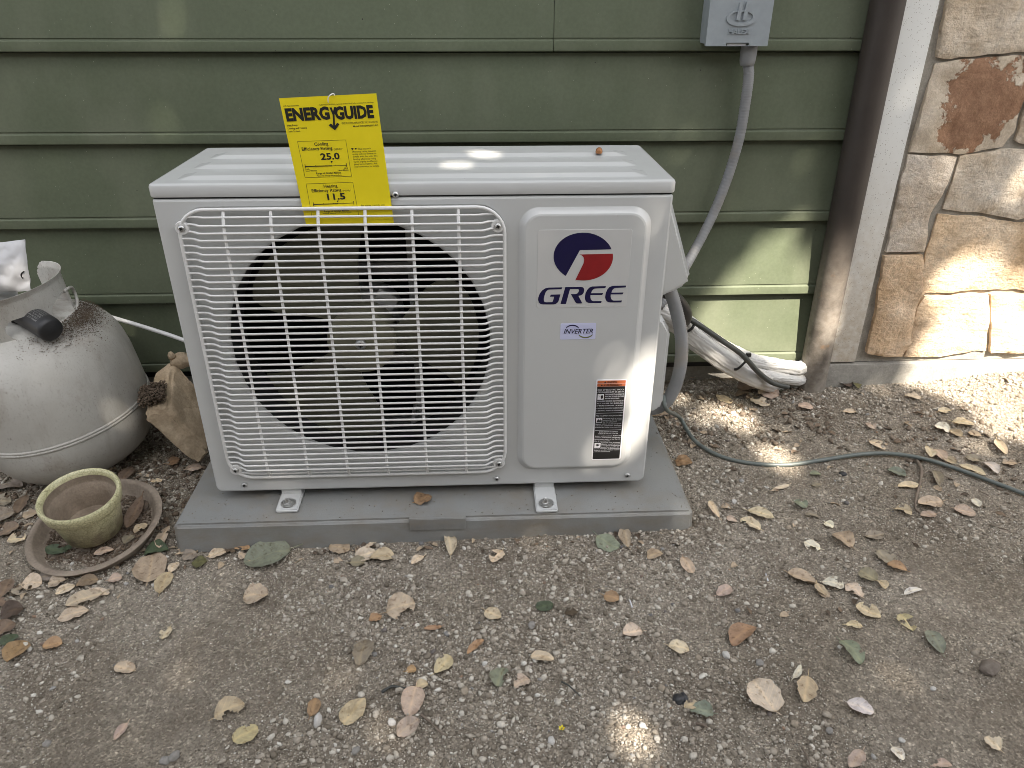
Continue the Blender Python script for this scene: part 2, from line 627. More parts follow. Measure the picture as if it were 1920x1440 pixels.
SOIL = m_clay('dark crumbled soil', (.085, .063, .046), (.21, .16, .118), .97)
CLOD = m_clay('dirt clods', (.13, .10, .074), (.26, .21, .163), .97)
ADDED_FENCE = m_clay('grey wood of added fence', (.10, .088, .074), (.17, .15, .13), .85)
BARK = m_clay('twig bark', (.13, .10, .08), (.30, .25, .2))
STEEL = plain('zinc steel', (.52, .52, .51), .3, .9)
DKM = plain('dark interior metal', (.020, .020, .021), .6, .2)
GALV = plain('galvanised bracket', (.50, .50, .49), .45, .2)
HUB = plain('pale olive hub plastic', (.19, .185, .128), .4)
BLACK = plain('black rubber', (.022, .022, .022), .45)
INK = plain('black ink', (.012, .012, .012), .5)
NAVY = plain('navy print', (.006, .004, .05), .4)
RED = plain('red print', (.27, .012, .014), .4)
OLIVE = plain('olive print', (.13, .15, .05), .4)
ORNG = plain('orange print', (.48, .13, .05), .5)
LAV = plain('lavender label', (.60, .62, .84), .35, var=.03)
CLR = plain('clear sticker film', (.575, .575, .565), .16, var=.02)
LWH = plain('label white', (.74, .74, .78), .4, var=.03)
BOXG = plain('grey electrical box paint', (.27, .30, .32), .42, .0, .06, 60)
CABLE = plain('grey green cable', (.13, .15, .14), .45, var=.15)
CBLK = plain('dark grey cable', (.055, .058, .052), .5, var=.2)
WTAPE = m_white('white wrapped tape', (.58, .57, .545), .4)
BAG = m_white('white plastic packet', (.56, .56, .57), .4)
COPPER = plain('glossy brown shell', (.34, .15, .06), .25, .3)
CROWN = plain('oak leaf green', (.06, .095, .035), .6, var=.35, scale=3)
TRUNK = m_clay('oak bark', (.09, .075, .06), (.18, .15, .125))

# ---------------------------------------------------------------- ground
def ground():
    def axis(lo, hi, f0, f1, step):
        a = list(np.arange(f0, f1 + 1e-6, step))
        x, d = f1, step
        while x < hi:
            d = min(d * 1.6, 12); x += d; a.append(x)
        x, d = f0, step
        while x > lo:
            d = min(d * 1.6, 12); x -= d; a.insert(0, x)
        return np.array(a)
    X = axis(-60, 60, -.80, 2.2, .0075)
    Y = axis(-60, 3, -.62, .60, .0075)
    nx, ny = len(X), len(Y)
    V = np.empty((nx * ny, 3))
    k = 0
    for y in Y:
        for x in X:
            V[k] = (x, y, gh(x, y) if (-.9 < x < 2.3 and -.7 < y < .7) else gz(x, y))
            k += 1
    i = np.arange(nx - 1)[None, :] + nx * np.arange(ny - 1)[:, None]
    F = np.stack([i, i + 1, i + nx + 1, i + nx], -1).reshape(-1, 4)
    me = bpy.data.meshes.new('ground')
    me.from_pydata(V.tolist(), [], F.tolist())
    me.materials.append(GRD)
    me.polygons.foreach_set('use_smooth', [True] * len(me.polygons))
    link('ground', me, kind='structure')
ground()

def scatter(name, P, R, mat, tri8=False, flat=.72):
    n = len(P)
    if tri8:
        bv = np.array([(1, 0, 0), (-1, 0, 0), (0, 1, 0), (0, -1, 0), (0, 0, 1), (0, 0, -1)], float)
        bf = np.array([(0, 2, 4), (2, 1, 4), (1, 3, 4), (3, 0, 4), (2, 0, 5), (1, 2, 5), (3, 1, 5), (0, 3, 5)])
    else:
        bm = bmesh.new()
        bmesh.ops.create_icosphere(bm, subdivisions=1, radius=1)
        bv = np.array([v.co[:] for v in bm.verts])
        bf = np.array([[v.index for v in f.verts] for f in bm.faces])
        bm.free()
    m = len(bv)
    j = bv[None] * rng.uniform(.62, 1.28, (n, m, 1)) * rng.uniform(.65, 1.35, (n, 1, 3)) * np.array([1, 1, flat])
    a = rng.uniform(0, 2 * np.pi, n)
    ca, sa = np.cos(a)[:, None], np.sin(a)[:, None]
    t = rng.uniform(-.6, .6, n)
    ct, st = np.cos(t)[:, None], np.sin(t)[:, None]
    x, y, z = j[..., 0], j[..., 1], j[..., 2]
    y, z = y * ct - z * st, y * st + z * ct
    x, y = x * ca - y * sa, x * sa + y * ca
    V = np.stack([x, y, z], -1) * R[:, None, None] + P[:, None, :]
    F = bf[None] + (np.arange(n) * m)[:, None, None]
    me = bpy.data.meshes.new(name)
    me.vertices.add(n * m)
    me.vertices.foreach_set('co', V.reshape(-1))
    nf = n * len(bf)
    me.loops.add(nf * 3)
    me.loops.foreach_set('vertex_index', F.reshape(-1).astype(np.int32))
    me.polygons.add(nf)
    me.polygons.foreach_set('loop_start', np.arange(0, nf * 3, 3, dtype=np.int32))
    me.materials.append(mat)
    me.update(calc_edges=True)
    return link(name, me, kind='stuff')

def gravel(n, rlo, rhi, pw, tri8, thr, name):
    P, R = [], []
    while len(P) < n:
        x, y = rng.uniform(-.72, 2.15), rng.uniform(-.56, .60)
        if 0.01 < x < .98 and .01 < y < .45: continue
        # where the photo is stony and where the dirt lies smooth
        d = .5 + .9 * noise.fractal((x * 3.1, y * 3.1, 7.7), 1.0, 2.0, 3)
        d += .35 * math.exp(-((x - .75) / .38) ** 2) * (1 if y < 0.05 else .3)
        d -= .40 * sst(.25, -.15, x) * sst(.05, -.25, y)
        d -= .35 * sst(.95, 1.25, x) * sst(.0, -.22, y)
        if rng.uniform(0, 1) > d + thr: continue
        r = rlo + (rhi - rlo) * rng.uniform() ** pw
        P.append((x, y, gh(x, y) + r * (.45 if tri8 else .28)))
        R.append(r)
    return scatter(name, np.array(P), np.array(R), GRIT if tri8 else PEB, tri8)
gravel(44000, .0012, .0058, 5.0, False, .06, 'gravel')
gravel(150000, .0007, .0018, 1.5, True, .36, 'grit')

# ---------------------------------------------------------------- house wall of lapped boards
YW = .528
wall = thing('siding_wall', 'dark green lap siding wall of long horizontal boards behind the white unit', 'wall', (.4, YW, .068))
prof = [(.0125, -.001), (-.0165, -.001), (-.0187, .0008), (-.0190, .010), (-.0180, .0182), (-.0145, .0206), (-.0139, .0226), (-.0158, .0246), (-.0006, .1738), (.0085, .1752), (.0085, .196), (.0125, .196)]
for r in range(14):
    zb = .068 + .178 * r
    cuts = [-1.7, 1.4615]
    if r == 4: cuts = [-1.7, .7455, 1.4615]
    elif r % 3 == 1 and r > 5: cuts = [-1.7, .3 * r - 2, 1.4615]
    for a, b in zip(cuts[:-1], cuts[1:]):
        xs = [a + .0006] + list(np.linspace(a, b, 9)[1:-1]) + [b - .0006]
        V, F = [], []
        m = len(prof)
        for x in xs:
            s = noise.noise((x * 1.3, r * 3.1, 2)) * .0012
            V += [(x, YW + p[0], zb + p[1] + s) for p in prof]
        for i in range(len(xs) - 1):
            for k in range(m):
                l = (k + 1) % m
                F.append((i * m + k, (i + 1) * m + k, (i + 1) * m + l, i * m + l))
        F.append(tuple(range(m)))
        F.append(tuple((len(xs) - 1) * m + k for k in range(m - 1, -1, -1)))
        part('siding_board', (V, F), SID, wall, 28)
part('sheathing', box(-1.7, 1.46, YW + .0127, YW + .05, .04, 2.56), DKM, wall, 30)

link('foundation', mk('foundation', *join(box(-1.7, 1.325, .552, .70, -.25, .058, .006), box(1.327, 3.6, .487, .70, -.25, .064, .009)), CON, 40), kind='structure')

# ---------------------------------------------------------------- corner trim, pipe, stone wall
xa, xb = W(1693, 0, .491).x, W(1763, 0, .491).x
xa2, xb2 = W(1555, 665, .491).x, W(1607, 665, .491).x
bm_ = box(0, 1, .491, .534, .068, 2.56, 0)
tv = [Vector(((xa2 + (xa - xa2) * (v.z - .07) / .80) if v.x < .5 else (xb2 + (xb - xb2) * (v.z - .07) / .80), v.y, v.z)) for v in bm_[0]]
solo('trim_board', hull(tv, .002), TRM, 'tall off-white vertical trim board between the brown pipe and the stone wall', 'trim board')

pl = W(1500, 700, .495).x, W(1635, 0, .495)
pr = W(1547, 725, .495).x, W(1694, 0, .495)
p0 = Vector(((pl[0] + pr[0]) / 2 - .002, .493, -.03))
p1 = Vector(((pl[1].x + pr[1].x) / 2, .493, pl[1].z))
pd = (p1 - p0) / (p1.z - p0.z)
pipe = thing('drain_pipe', 'round weathered brown vertical pipe standing in the dirt against the trim board', 'pipe', (p0.x, p0.y, gz(p0.x, p0.y)))
part('pipe_shaft', tube([p0 + pd * t for t in (-.05, .05, .2, .4, .7, 1.0, 1.6, 2.5)], .0338, 32), PIP, pipe, 50)
for zz in (1.25, 2.2):
    c0 = p0 + pd * zz
    part('pipe_strap', tube([c0 + pd * t for t in (-.012, .012)], .0352, 32), PIP, pipe, 50)

def poly_stone(P2, y, depth, mat, name, parent, seed, amp=.0062, color=(1, 1, 1)):
    # P2: outline in (x, z); a rough-faced stone with a rounded arris
    P2 = [Vector(p) for p in P2]
    dense = []
    for i in range(len(P2)):
        a, b = P2[i], P2[(i + 1) % len(P2)]
        n = max(1, int((b - a).length / .011))
        for k in range(n):
            p = a.lerp(b, k / n)
            q = Vector((p.x * 30 + seed, p.y * 30, 0))
            p = p + Vector((noise.noise(q), noise.noise(q + Vector((0, 0, 9))))) * .0035
            dense.append(p)
    c = sum(dense, Vector((0, 0))) / len(dense)
    area = sum(dense[i].x * dense[(i + 1) % len(dense)].y - dense[(i + 1) % len(dense)].x * dense[i].y for i in range(len(dense)))
    if area < 0: dense.reverse()
    nE = len(dense)
    pts = list(dense)
    xs = [p.x for p in dense]; zs = [p.y for p in dense]
    st = .0125
    x = min(xs)
    k = 0
    while x < max(xs):
        z = min(zs) + (k % 2) * st / 2
        while z < max(zs):
            p = Vector((x + rng.uniform(-.003, .003), z + rng.uniform(-.003, .003)))
            ins = False
            j = nE - 1
            md = 9
            for i in range(nE):
                a, b = dense[i], dense[j]
                if (a.y > p.y) != (b.y > p.y) and p.x < (b.x - a.x) * (p.y - a.y) / (b.y - a.y) + a.x: ins = not ins
                md = min(md, (a - p).length)
                j = i
            if ins and md > .006: pts.append(p)
            z += st
        x += st * .87
        k += 1
    r = delaunay_2d_cdt(pts, [(i, (i + 1) % nE) for i in range(nE)], [list(range(nE))], 2, 1e-6)
    vv, ff, orig = r[0], r[2], r[3]
    V = []
    on = set()
    for i, p in enumerate(vv):
        edge = any(o < nE for o in orig[i])
        q = Vector((p.x, p.y, seed))
        h = amp * noise.fractal(q * 16, .9, 2.0, 4) + amp * .8 * noise.noise(q * 7)
        if edge: on.add(i); h += .0022
        V.append(Vector((p.x, y + h, p.y)))
    F = []
    for f in ff:
        a, b, c3 = (V[f[0]], V[f[1]], V[f[2]])
        F.append(tuple(f) if (b - a).cross(c3 - a).y < 0 else tuple(reversed(f)))
    # skirt
    cnt = {}
    for f in F:
        for i in range(len(f)):
            e = (f[i], f[(i + 1) % len(f)])
            cnt[e] = 1
    bnd = [e for e in cnt if (e[1], e[0]) not in cnt]
    back = {}
    for e in bnd:
        for i in e:
            if i not in back:
                back[i] = len(V)
                V.append(Vector((V[i].x, y + depth, V[i].z)))
    for a, b in bnd: F.append((b, a, back[a], back[b]))
    o = part(name, (V, F), mat, parent, 50)
    o.color = (*color, 1)
    return o

swall = thing('stone_wall', 'wall of large tan and rust stained limestone blocks right of the trim board', 'wall', (1.9, .5, .064))
ST = [
 ([(1790, -70), (1762, 60), (1757, 106), (1782, 111), (1830, 104), (1925, 97), (2030, 92), (2060, -70)], STN, (1.02, 1.0, .97)),
 ([(1754, 118), (1810, 111), (1921, 102), (1921, 178), (1898, 247), (1878, 273), (1830, 284), (1795, 289), (1740, 285), (1706, 283), (1722, 225), (1738, 170)], RST, (1, 1, 1)),
 ([(1928, 104), (2050, 98), (2040, 270), (1921, 272), (1903, 262), (1927, 182)], STN, (1.0, .99, .98)),
 ([(1703, 290), (1794, 294), (1775, 345), (1747, 400), (1731, 471), (1661, 471), (1688, 345)], STN, (1.02, 1.02, 1.04)),
 ([(1801, 293), (1878, 280), (2040, 278), (2030, 404), (1925, 404), (1905, 411), (1840, 399), (1767, 394), (1788, 335)], STN, (1.06, 1.06, 1.06)),
 ([(1657, 477), (1729, 478), (1727, 540), (1711, 600), (1704, 640), (1690, 668), (1622, 661), (1640, 590), (1652, 510)], STN, (1.20, 1.04, .88)),  # from here down: tan stone, with warm bounced sunlight put into the tint
 ([(1760, 402), (1838, 406), (1905, 418), (2030, 411), (2000, 544), (1870, 543), (1735, 549), (1725, 560), (1735, 480)], STN, (1.16, 1.04, .90)),
 ([(1733, 556), (1850, 550), (1853, 600), (1849, 656), (1760, 668), (1697, 668), (1708, 635), (1720, 575)], STN, (1.18, 1.06, .93)),
 ([(1858, 551), (1985, 549), (1970, 660), (1856, 661)], STN, (1.16, 1.05, .92)),
]
for i, (pp, m, c) in enumerate(ST):
    P2 = [(W(u, v, .495).x, W(u, v, .495).z) for u, v in pp]
    poly_stone(P2, .4915 - .002 * (i % 3), .045, m, 'stone', swall, i * 3.7 + 1, color=c)
# the courses that go on beyond the picture
zc = .072
for r, h in enumerate((.13, .16, .14, .19, .17, .2, .18, .2, .19, .2, .19, .2, .19)):
    x = 2.03 if zc < .86 else 1.565
    while x < 3.4:
        w = rng.uniform(.16, .34)
        if zc + h < .95 or x > 1.5:
            lo = .958 if (x < 2.02 and zc < .95) else zc
            if zc + h > 1.0 or x > 2.02:
                poly_stone([(x, lo), (x + w - .014, lo + rng.uniform(-.004, .004)), (x + w - .014 + rng.uniform(-.01, .01), zc + h - .013), (x + rng.uniform(-.006, .006), zc + h - .013)], .496, .045, STN, 'stone', swall, r * 11 + x, color=(1, rng.uniform(.92, 1.02), rng.uniform(.84, 1.02)))
        x += w
    zc += h
part('mortar', box(1.495, 3.6, .5005, .60, .066, 2.56), MOR, swall, 30)

# ---------------------------------------------------------------- equipment pad
pad = thing('equipment_pad', 'grey moulded rectangular pad on the dirt carrying the white unit', 'pad', (.4955, .2285, -.05))
pv = []
for x, y in ((0, 0), (.991, 0), (.991, .457), (0, .457)):
    pv += [(x, y, 0), (x + (.004 if x else -.004), y + (.004 if y else -.004), -.085)]
part('pad_slab', hull(pv, .007), PAD, pad, 40)
a, b = W(766, 974, -.0045), W(874, 989, -.0045)
x0, x1, z1, z0 = a.x, b.x, a.z - .001, b.z + .001
plate = part('size_plate', hull([(x, y, z) for x in (x0, x1) for y in (-.0040, .004) for z in (z0 - .006, z1)], .0012), PAD, pad, 40)
part('size_lettering', lettering([('18 X 38 X 3', x0 + .006, x1 - .006, z0 - .003, .011, .0, 0)], lambda X, Y: Vector((X, -.0045, Y))), plain('raised pad lettering', (.21, .21, .205), .55), pad, 30)

# ---------------------------------------------------------------- outdoor unit
Y0, X0, X1, ZB, ZT = .0734, .0650, .9071, .022, .5957
unit = thing('outdoor_unit', 'white heat pump outdoor unit with wire fan grille standing on the grey pad', 'air conditioner', (.486, .228, .0))
def unit_panel():
    rad = [.014, .014, .004, .004]
    L = [at_y(rr(X0, X1, ZB, ZT, rad), Y0 + .03), at_y(rr(X0, X1, ZB, ZT, rad), Y0 + .0045)]
    for ins, dy in ((.0012, .0014), (.0042, 0)):
        L.append(at_y(rr(X0 + ins, X1 - ins, ZB + ins, ZT - ins, [max(.001, q - ins) for q in rad]), Y0 + dy))
    shell = loft(L)
    g1 = rr(.0985, .6315, .0575, .5835, .048)
    s1 = rr(.652, .8745, .0575, .5775, .034)
    face = fill_front([[(p.x, p.z) for p in L[-1]], g1, s1], Y0)
    # grille recess down to the fan opening
    cx, cz = .372, .326
    ang = [math.atan2(p[1] - cz, p[0] - cx) for p in g1]
    def circ(r, y): return [Vector((cx + r * math.cos(t), y, cz + r * math.sin(t))) for t in ang]
    def ins(d, y): return at_y(rr(.0985 + d, .6315 - d, .0575 + d, .5835 - d, .048 - d), y)
    rec = loft([at_y(g1, Y0), ins(.0015, Y0 + .0006), ins(.004, Y0 + .007), ins(.008, Y0 + .0095),
                circ(.2425, Y0 + .0115), circ(.236, Y0 + .013), circ(.2325, Y0 + .0165), circ(.2315, Y0 + .021)])
    part('fan_shroud', loft([circ(.2317, Y0 + .0205), circ(.2300, Y0 + .03), circ(.2290, Y0 + .10)]), DKM, unit, 60)
    # raised service cover
    def si(d, y): return at_y(rr(.652 + d, .8745 - d, .0575 + d, .5775 - d, .034 - d * .7), y)
    R = .0095
    sv = loft([at_y(s1, Y0), si(.0018, Y0 - .0008), si(.0095, Y0 - R + .0010), si(.0125, Y0 - R)])
    top = fill_front([[(p.x, p.z) for p in si(.0125, 0)]], Y0 - R)
    part('front_panel', join(shell, face, rec), WHT, unit, 32)
    part('service_cover', join(sv, top), WHT, unit, 24)
    return Y0 - R
YS = unit_panel()
part('cabinet', join(box(X0 + .001, X0 + .004, Y0 + .028, .376, ZB, ZT - .004), box(X1 - .004, X1 - .001, Y0 + .028, .376, ZB, ZT - .004),
                     box(X0 + .004, X1 - .004, Y0 + .03, .376, ZB, ZB + .004), box(.66, X1 - .004, .373, .376, ZB + .004, ZT - .004)), WHT, unit, 30)
part('partition', box(.640, .644, Y0 + .10, .34, ZB + .004, ZT - .004), DKM, unit, 30)
fins = [box(.075, .638, .352, .372, ZB + .004, ZT - .006)]
for k in range(22): fins.append(box(.08, .636, .343, .3525, .045 + k * .0245, .052 + k * .0245))
part('condenser_coil', join(*fins), DKM, unit, 30)

# lid with three pressed ribs
def lid():
    lx0, lx1, ly0, ly1, z0, z1 = .0615, .9105, .0726, .3795, .5985, .6195
    def rl(i, z): return [Vector((p[0], p[1], z)) for p in rr(lx0 + i, lx1 - i, ly0 + i, ly1 - i, max(.002, .012 - i))]
    sk = loft([rl(.0008, z0), rl(0, z0 + .002), rl(0, z1 - .0055), rl(.0013, z1 - .0022), rl(.0038, z1 - .0005), rl(.007, z1)])
    holes, ribs = [], []
    for ya, yb, xa_, xb_ in ((.100, .150, .098, .870), (.184, .232, .098, .868), (.268, .314, .100, .866)):
        def rb(i, z): return [Vector((p[0], p[1], z)) for p in rr(xa_ + i * 1.9, xb_ - i * 1.9, ya + i, yb - i, max(.003, .009 - i * .5))]
        holes.append(rb(0, z1))
        ribs.append(loft([rb(0, z1), rb(.002, z1 + .0005), rb(.0105, z1 + .0043), rb(.0125, z1 + .0047)]))
        ribs.append(fill([rb(.0125, z1 + .0047)]))
    V, F = fill([rl(.007, z1)] + holes)
    F = [f if (V[f[1]] - V[f[0]]).cross(V[f[2]] - V[f[0]]).z > 0 else tuple(reversed(f)) for f in F]
    part('lid', join(sk, (V, F), *ribs), WHT, unit, 28)
    part('lid_seal', box(lx0 + .006, lx1 - .006, ly0 + .005, ly1 - .004, .592, .599), DKM, unit, 30)
lid()

# wire grille
def ramp_d(z): return sst(0, .030, min(z - .0605, .5805 - z))
ring = [Vector((p[0], Y0 - .0080, p[1])) for p in rr(.1015, .6285, .0605, .5805, .045, 7, 12)]
grille = part('grille', tube(ring, .0031, 8, False, True), GRL, unit, 180)
xc = lambda z: 0.0 if .0605 + .045 < z < .5805 - .045 else .045 - math.sqrt(max(0, .045 ** 2 - (.045 - min(z - .0605, .5805 - z)) ** 2))
NZ = 43
for i in range(NZ):
    z = .0605 + .52 * (i + 1) / (NZ + 1)
    e = xc(z)
    yb, yf = Y0 - .0080, Y0 - .0080 - .0135 * ramp_d(z)
    P = [(.1015 + e, yb, z), (.1175 + e * .9, yb, z), (.1245 + e * .8, yb + (yf - yb) * .2, z), (.135 + e * .6, yb + (yf - yb) * .9, z), (.141 + e * .6, yf, z),
         (.589 - e * .6, yf, z), (.595 - e * .6, yb + (yf - yb) * .9, z), (.6055 - e * .8, yb + (yf - yb) * .2, z), (.6125 - e * .9, yb, z), (.6285 - e, yb, z)]
    part('grille_wire', tube(P, .0021, 6, False), GRL, grille, 180)
for k in range(6):
    x = .1015 + .0753 * (k + 1)
    P = []
    for t in np.linspace(0, 1, 25):
        z = .0605 + .52 * t
        P.append((x, Y0 - .0080 - .0135 * ramp_d(z) + .0022, z))
    part('grille_bar', tube(P, .0029, 6, False), GRL, grille, 180)

def screw(x, y, z, r, parent, mat=STEEL, washer=None):
    m = Matrix.Translation((x, y, z)) @ Matrix.Rotation(D(90), 4, 'X')
    V = lathe([(r, 0), (r, r * .25), (r * .82, r * .55), (r * .42, r * .72), (r * .34, r * .35), (.0001, r * .25)], 16, m)
    o = part('screw', V, mat, parent, 50)
    a = rng.uniform(0, 1.5)
    sl = []
    for q in (0, 90):
        b = box(-r * .5, r * .5, -r * .09, r * .09, -r * .2, .1 * r)
        M = m @ Matrix.Translation((0, 0, r * .70)) @ Matrix.Rotation(a + D(q), 4, 'Z')
        sl.append(([M @ v for v in b[0]], b[1]))
    part('screw_slot', join(*sl), BLACK, o, 30)
for x, z in ((.107, .551), (.6175, .549), (.1135, .0795), (.6165, .080)):
    m = Matrix.Translation((x, Y0 - .0090, z)) @ Matrix.Rotation(D(90), 4, 'X')
    part('grille_tab', lathe([(.0112, -.006), (.0112, 0), (.0102, .0012), (.0066, .0012), (.0062, .0006), (.0001, .0006)], 24, m), GRL, unit, 40)
    screw(x, Y0 - .0094, z, .0058, unit)
screw(.4530, .0722, .6005, .0056, unit)
for x in (.121, .612, .872): screw(x, Y0 - .0002, .0385, .0052, unit)

# fan
FX, FY, FZ = .3655, .128, .316
fan = part('fan_hub', lathe([(.0001, .012), (.030, .012), (.052, .010), (.062, .004), (.064, -.006), (.064, -.045)], 40, Matrix.Translation((FX, FY, FZ)) @ Matrix.Rotation(D(90), 4, 'X')), HUB, unit, 40)
screw(FX, FY - .012, FZ, .0105, unit)
for a0 in (88, 208, 328):
    V, F = [], []
    na, nr = 12, 9
    for i in range(na + 1):
        for j in range(nr + 1):
            s, t = i / na, j / nr
            r = .058 + (.217 - .058) * t
            r -= .012 * (max(0, s - .8) / .2) ** 2 * t
            wid = 52 + 20 * math.sin(t * math.pi * .55)
            ang = D(a0 + 10 * t + s * wid - 14 * t * t)
            y = FY + .006 + .042 * (1 - s) * (.55 + .45 * t) - .008 * math.sin(math.pi * s)
            V.append((FX + r * math.cos(ang), y, FZ + r * math.sin(ang)))
    n = len(V)
    V += [(v[0], v[1] + .003, v[2]) for v in V]
    w = nr + 1
    for i in range(na):
        for j in range(nr):
            q = (i * w + j, i * w + j + 1, (i + 1) * w + j + 1, (i + 1) * w + j)
            F.append(q); F.append(tuple(k + n for k in reversed(q)))
    rim = [i * w for i in range(na + 1)] + [na * w + j for j in range(1, w)] + [i * w + nr for i in range(na - 1, -1, -1)] + [j for j in range(nr - 1, 0, -1)]
    for i in range(len(rim)):
        p, q = rim[i], rim[(i + 1) % len(rim)]
        F.append((p, q, q + n, p + n))
    part('fan_blade', (V, F), FAN, fan, 60)
mx = Matrix.Translation((FX + .004, FY + .12, FZ + .005)) @ Matrix.Rotation(D(90), 4, 'X')
part('fan_motor', lathe([(.0001, .05), (.05, .05), (.062, .042), (.064, -.02), (.0001, -.02)], 32, mx), GALV, unit, 40)
part('motor_bracket', join(box(.300, .313, .250, .262, .03, .585, .002), box(.447, .460, .250, .262, .03, .585, .002),
                           box(.313, .447, .252, .260, .40, .425, .001), box(.313, .447, .252, .260, .205, .23, .001),
                           box(.300, .46, .20, .25, .028, .031), box(.318, .326, .19, .262, .03, .11, .001), box(.44, .448, .19, .262, .03, .11, .001)), GALV, unit, 30)
c = W(722, 565, .18)
cl = box(-.021, .021, -.004, .004, -.018, .018, .003)
Mr = Matrix.Translation((c.x, .182, c.z)) @ Matrix.Rotation(D(33), 4, 'Y')
part('motor_clip', ([Mr @ v for v in cl[0]], cl[1]), GALV, unit, 40)

# feet
for u in (541, 1024):
    p = Z(u, 944, .008)
    x, y = p.x, p.y
    foot = part('foot', join(hull([(x + a, b, z) for a in (-.021, .0215) for b, z in ((y - .021, .0005), (y - .021, .0075), (Y0 + .03, .0005), (Y0 + .03, .0105))], .0022),
                             box(x - .019, x + .0195, Y0 + .006, Y0 + .29, .003, ZB, .001)), WHT, unit, 40)
    part('washer', lathe([(.0001, .0012), (.0145, .0012), (.0148, 0)], 28, Matrix.Translation((x, y, .0086)) @ Matrix.Rotation(D(-2), 4, 'X')), STEEL, foot, 40)
    part('anchor_bolt', join(lathe([(.0058, 0), (.0056, .007), (.0042, .010), (.0015, .0085), (.0001, .0085)], 16, Matrix.Translation((x - .002, y, .0095)) @ Matrix.Rotation(D(7), 4, 'Y')),
                             lathe([(.0085, 0), (.0085, .003), (.0060, .0038)], 6, Matrix.Translation((x - .002, y, .0095)))), STEEL, foot, 40)

# logo sticker, lettering traced from the print
SP = lambda u, v: W(1000 + u * .15974, 420 + v * .15972, YS - .0004)
def sticker(name, pts, mat, y, off=.0004):
    return part(name, fill_front([[(p.x, p.z) for p in pts]], y), mat, unit, 30)
def px(pts): return [SP(u, v) for u, v in pts]
cs = [W(u, v, YS) for u, v in ((1008, 433), (1184, 428), (1176, 574), (1007, 578))]
x0, x1, z0, z1 = (cs[0].x + cs[3].x) / 2, (cs[1].x + cs[2].x) / 2, (cs[2].z + cs[3].z) / 2, (cs[0].z + cs[1].z) / 2
so = at_y(rr(x0, x1, z0, z1, .004), YS - .0005)
part('logo_sticker', join(loft([at_y(rr(x0 - .0003, x1 + .0003, z0 - .0003, z1 + .0003, .004), YS), so]), fill_front([[(p.x, p.z) for p in so]], YS - .0005)), CLR, unit, 20)
def ell(a0, a1, n=26):
    return [(586 + 349 * math.cos(D(a0 + (a1 - a0) * i / n)), 381 - 281 * math.sin(D(a0 + (a1 - a0) * i / n))) for i in range(n + 1)]
blue = ell(17.5, 234) + [(546, 306)]
red = [(490, 662)] + ell(-103, 7) + [(540, 357), (570, 368), (588, 388), (597, 420), (588, 462)]
sticker('emblem_blue', px(blue), NAVY, YS - .0009)
sticker('emblem_red', px(red), RED, YS - .0009)
G_ = [(340, 742), (180, 745), (140, 754), (104, 778), (75, 815), (58, 862), (55, 890), (65, 920), (82, 936), (110, 943), (235, 943), (262, 937), (282, 924), (295, 905), (318, 825), (205, 828), (193, 852), (245, 852), (230, 902), (224, 912), (213, 916), (150, 917), (134, 914), (125, 903), (122, 880), (129, 845), (142, 806), (158, 782), (178, 770), (200, 768), (330, 765)]
R_ = [(375, 740), (555, 737), (580, 742), (594, 757), (597, 777), (590, 806), (575, 826), (553, 837), (528, 842), (575, 930), (520, 932), (502, 926), (490, 910), (440, 822), (496, 821), (516, 814), (528, 800), (535, 782), (532, 768), (522, 762), (430, 764), (382, 937), (318, 938)]
E_ = [(852, 728), (690, 732), (655, 746), (630, 775), (612, 815), (605, 865), (610, 893), (622, 912), (640, 923), (665, 927), (795, 925), (802, 903), (705, 905), (688, 899), (675, 885), (669, 858), (670, 833), (808, 832), (820, 809), (678, 812), (684, 792), (698, 770), (718, 757), (845, 750)]
for g in (G_, R_, E_, [(u + 238, v - 7) for u, v in E_]): sticker('logo_letter', px(g), NAVY, YS - .0009)

def label_plate(name, uv, mat, r, y, parent=None, d=.0005):
    c = [W(u, v, y) for u, v in uv]
    x0, x1, z0, z1 = (c[0].x + c[3].x) / 2, (c[1].x + c[2].x) / 2, (c[2].z + c[3].z) / 2, (c[0].z + c[1].z) / 2
    o = at_y(rr(x0, x1, z0, z1, r, 4, 3), y - d)
    return part(name, join(loft([at_y(rr(x0, x1, z0, z1, r, 4, 3), y), o]), fill_front([[(p.x, p.z) for p in o]], y - d)), mat, parent or unit, 20), x0, x1, z0, z1
il, x0, x1, z0, z1 = label_plate('inverter_label', ((1051, 607), (1117, 605), (1117, 635), (1050, 637)), LAV, .0022, YS)
part('label_text', lettering([('INVERTER', x0 + .006, x1 - .005, z0 + .0115, .0088, .012, .28)], lambda X, Y: Vector((X, YS - .0009, Y))), NAVY, il, 20)
def arc2(cx, cz, r0, ax, a0, a1, th):
    o, i = [], []
    for k in range(13):
        t = a0 + (a1 - a0) * k / 12
        w = th * math.sin(math.pi * (.12 + .76 * k / 12))
        o.append((cx + ax * (r0 + w / 2) * math.cos(D(t)), cz + (r0 + w / 2) * math.sin(D(t))))
        i.append((cx + ax * (r0 - w / 2) * math.cos(D(t)), cz + (r0 - w / 2) * math.sin(D(t))))
    return [o + i[::-1]]
part('label_arc', fill_front(arc2(x0 + .021, z0 + .0185, .0090, 1.35, 22, 158, .0024), YS - .0009), NAVY, il, 20)
part('label_arc', fill_front(arc2(x0 + .0455, z0 + .0120, .0085, 1.5, 200, 340, .0024), YS - .0009), OLIVE, il, 20)

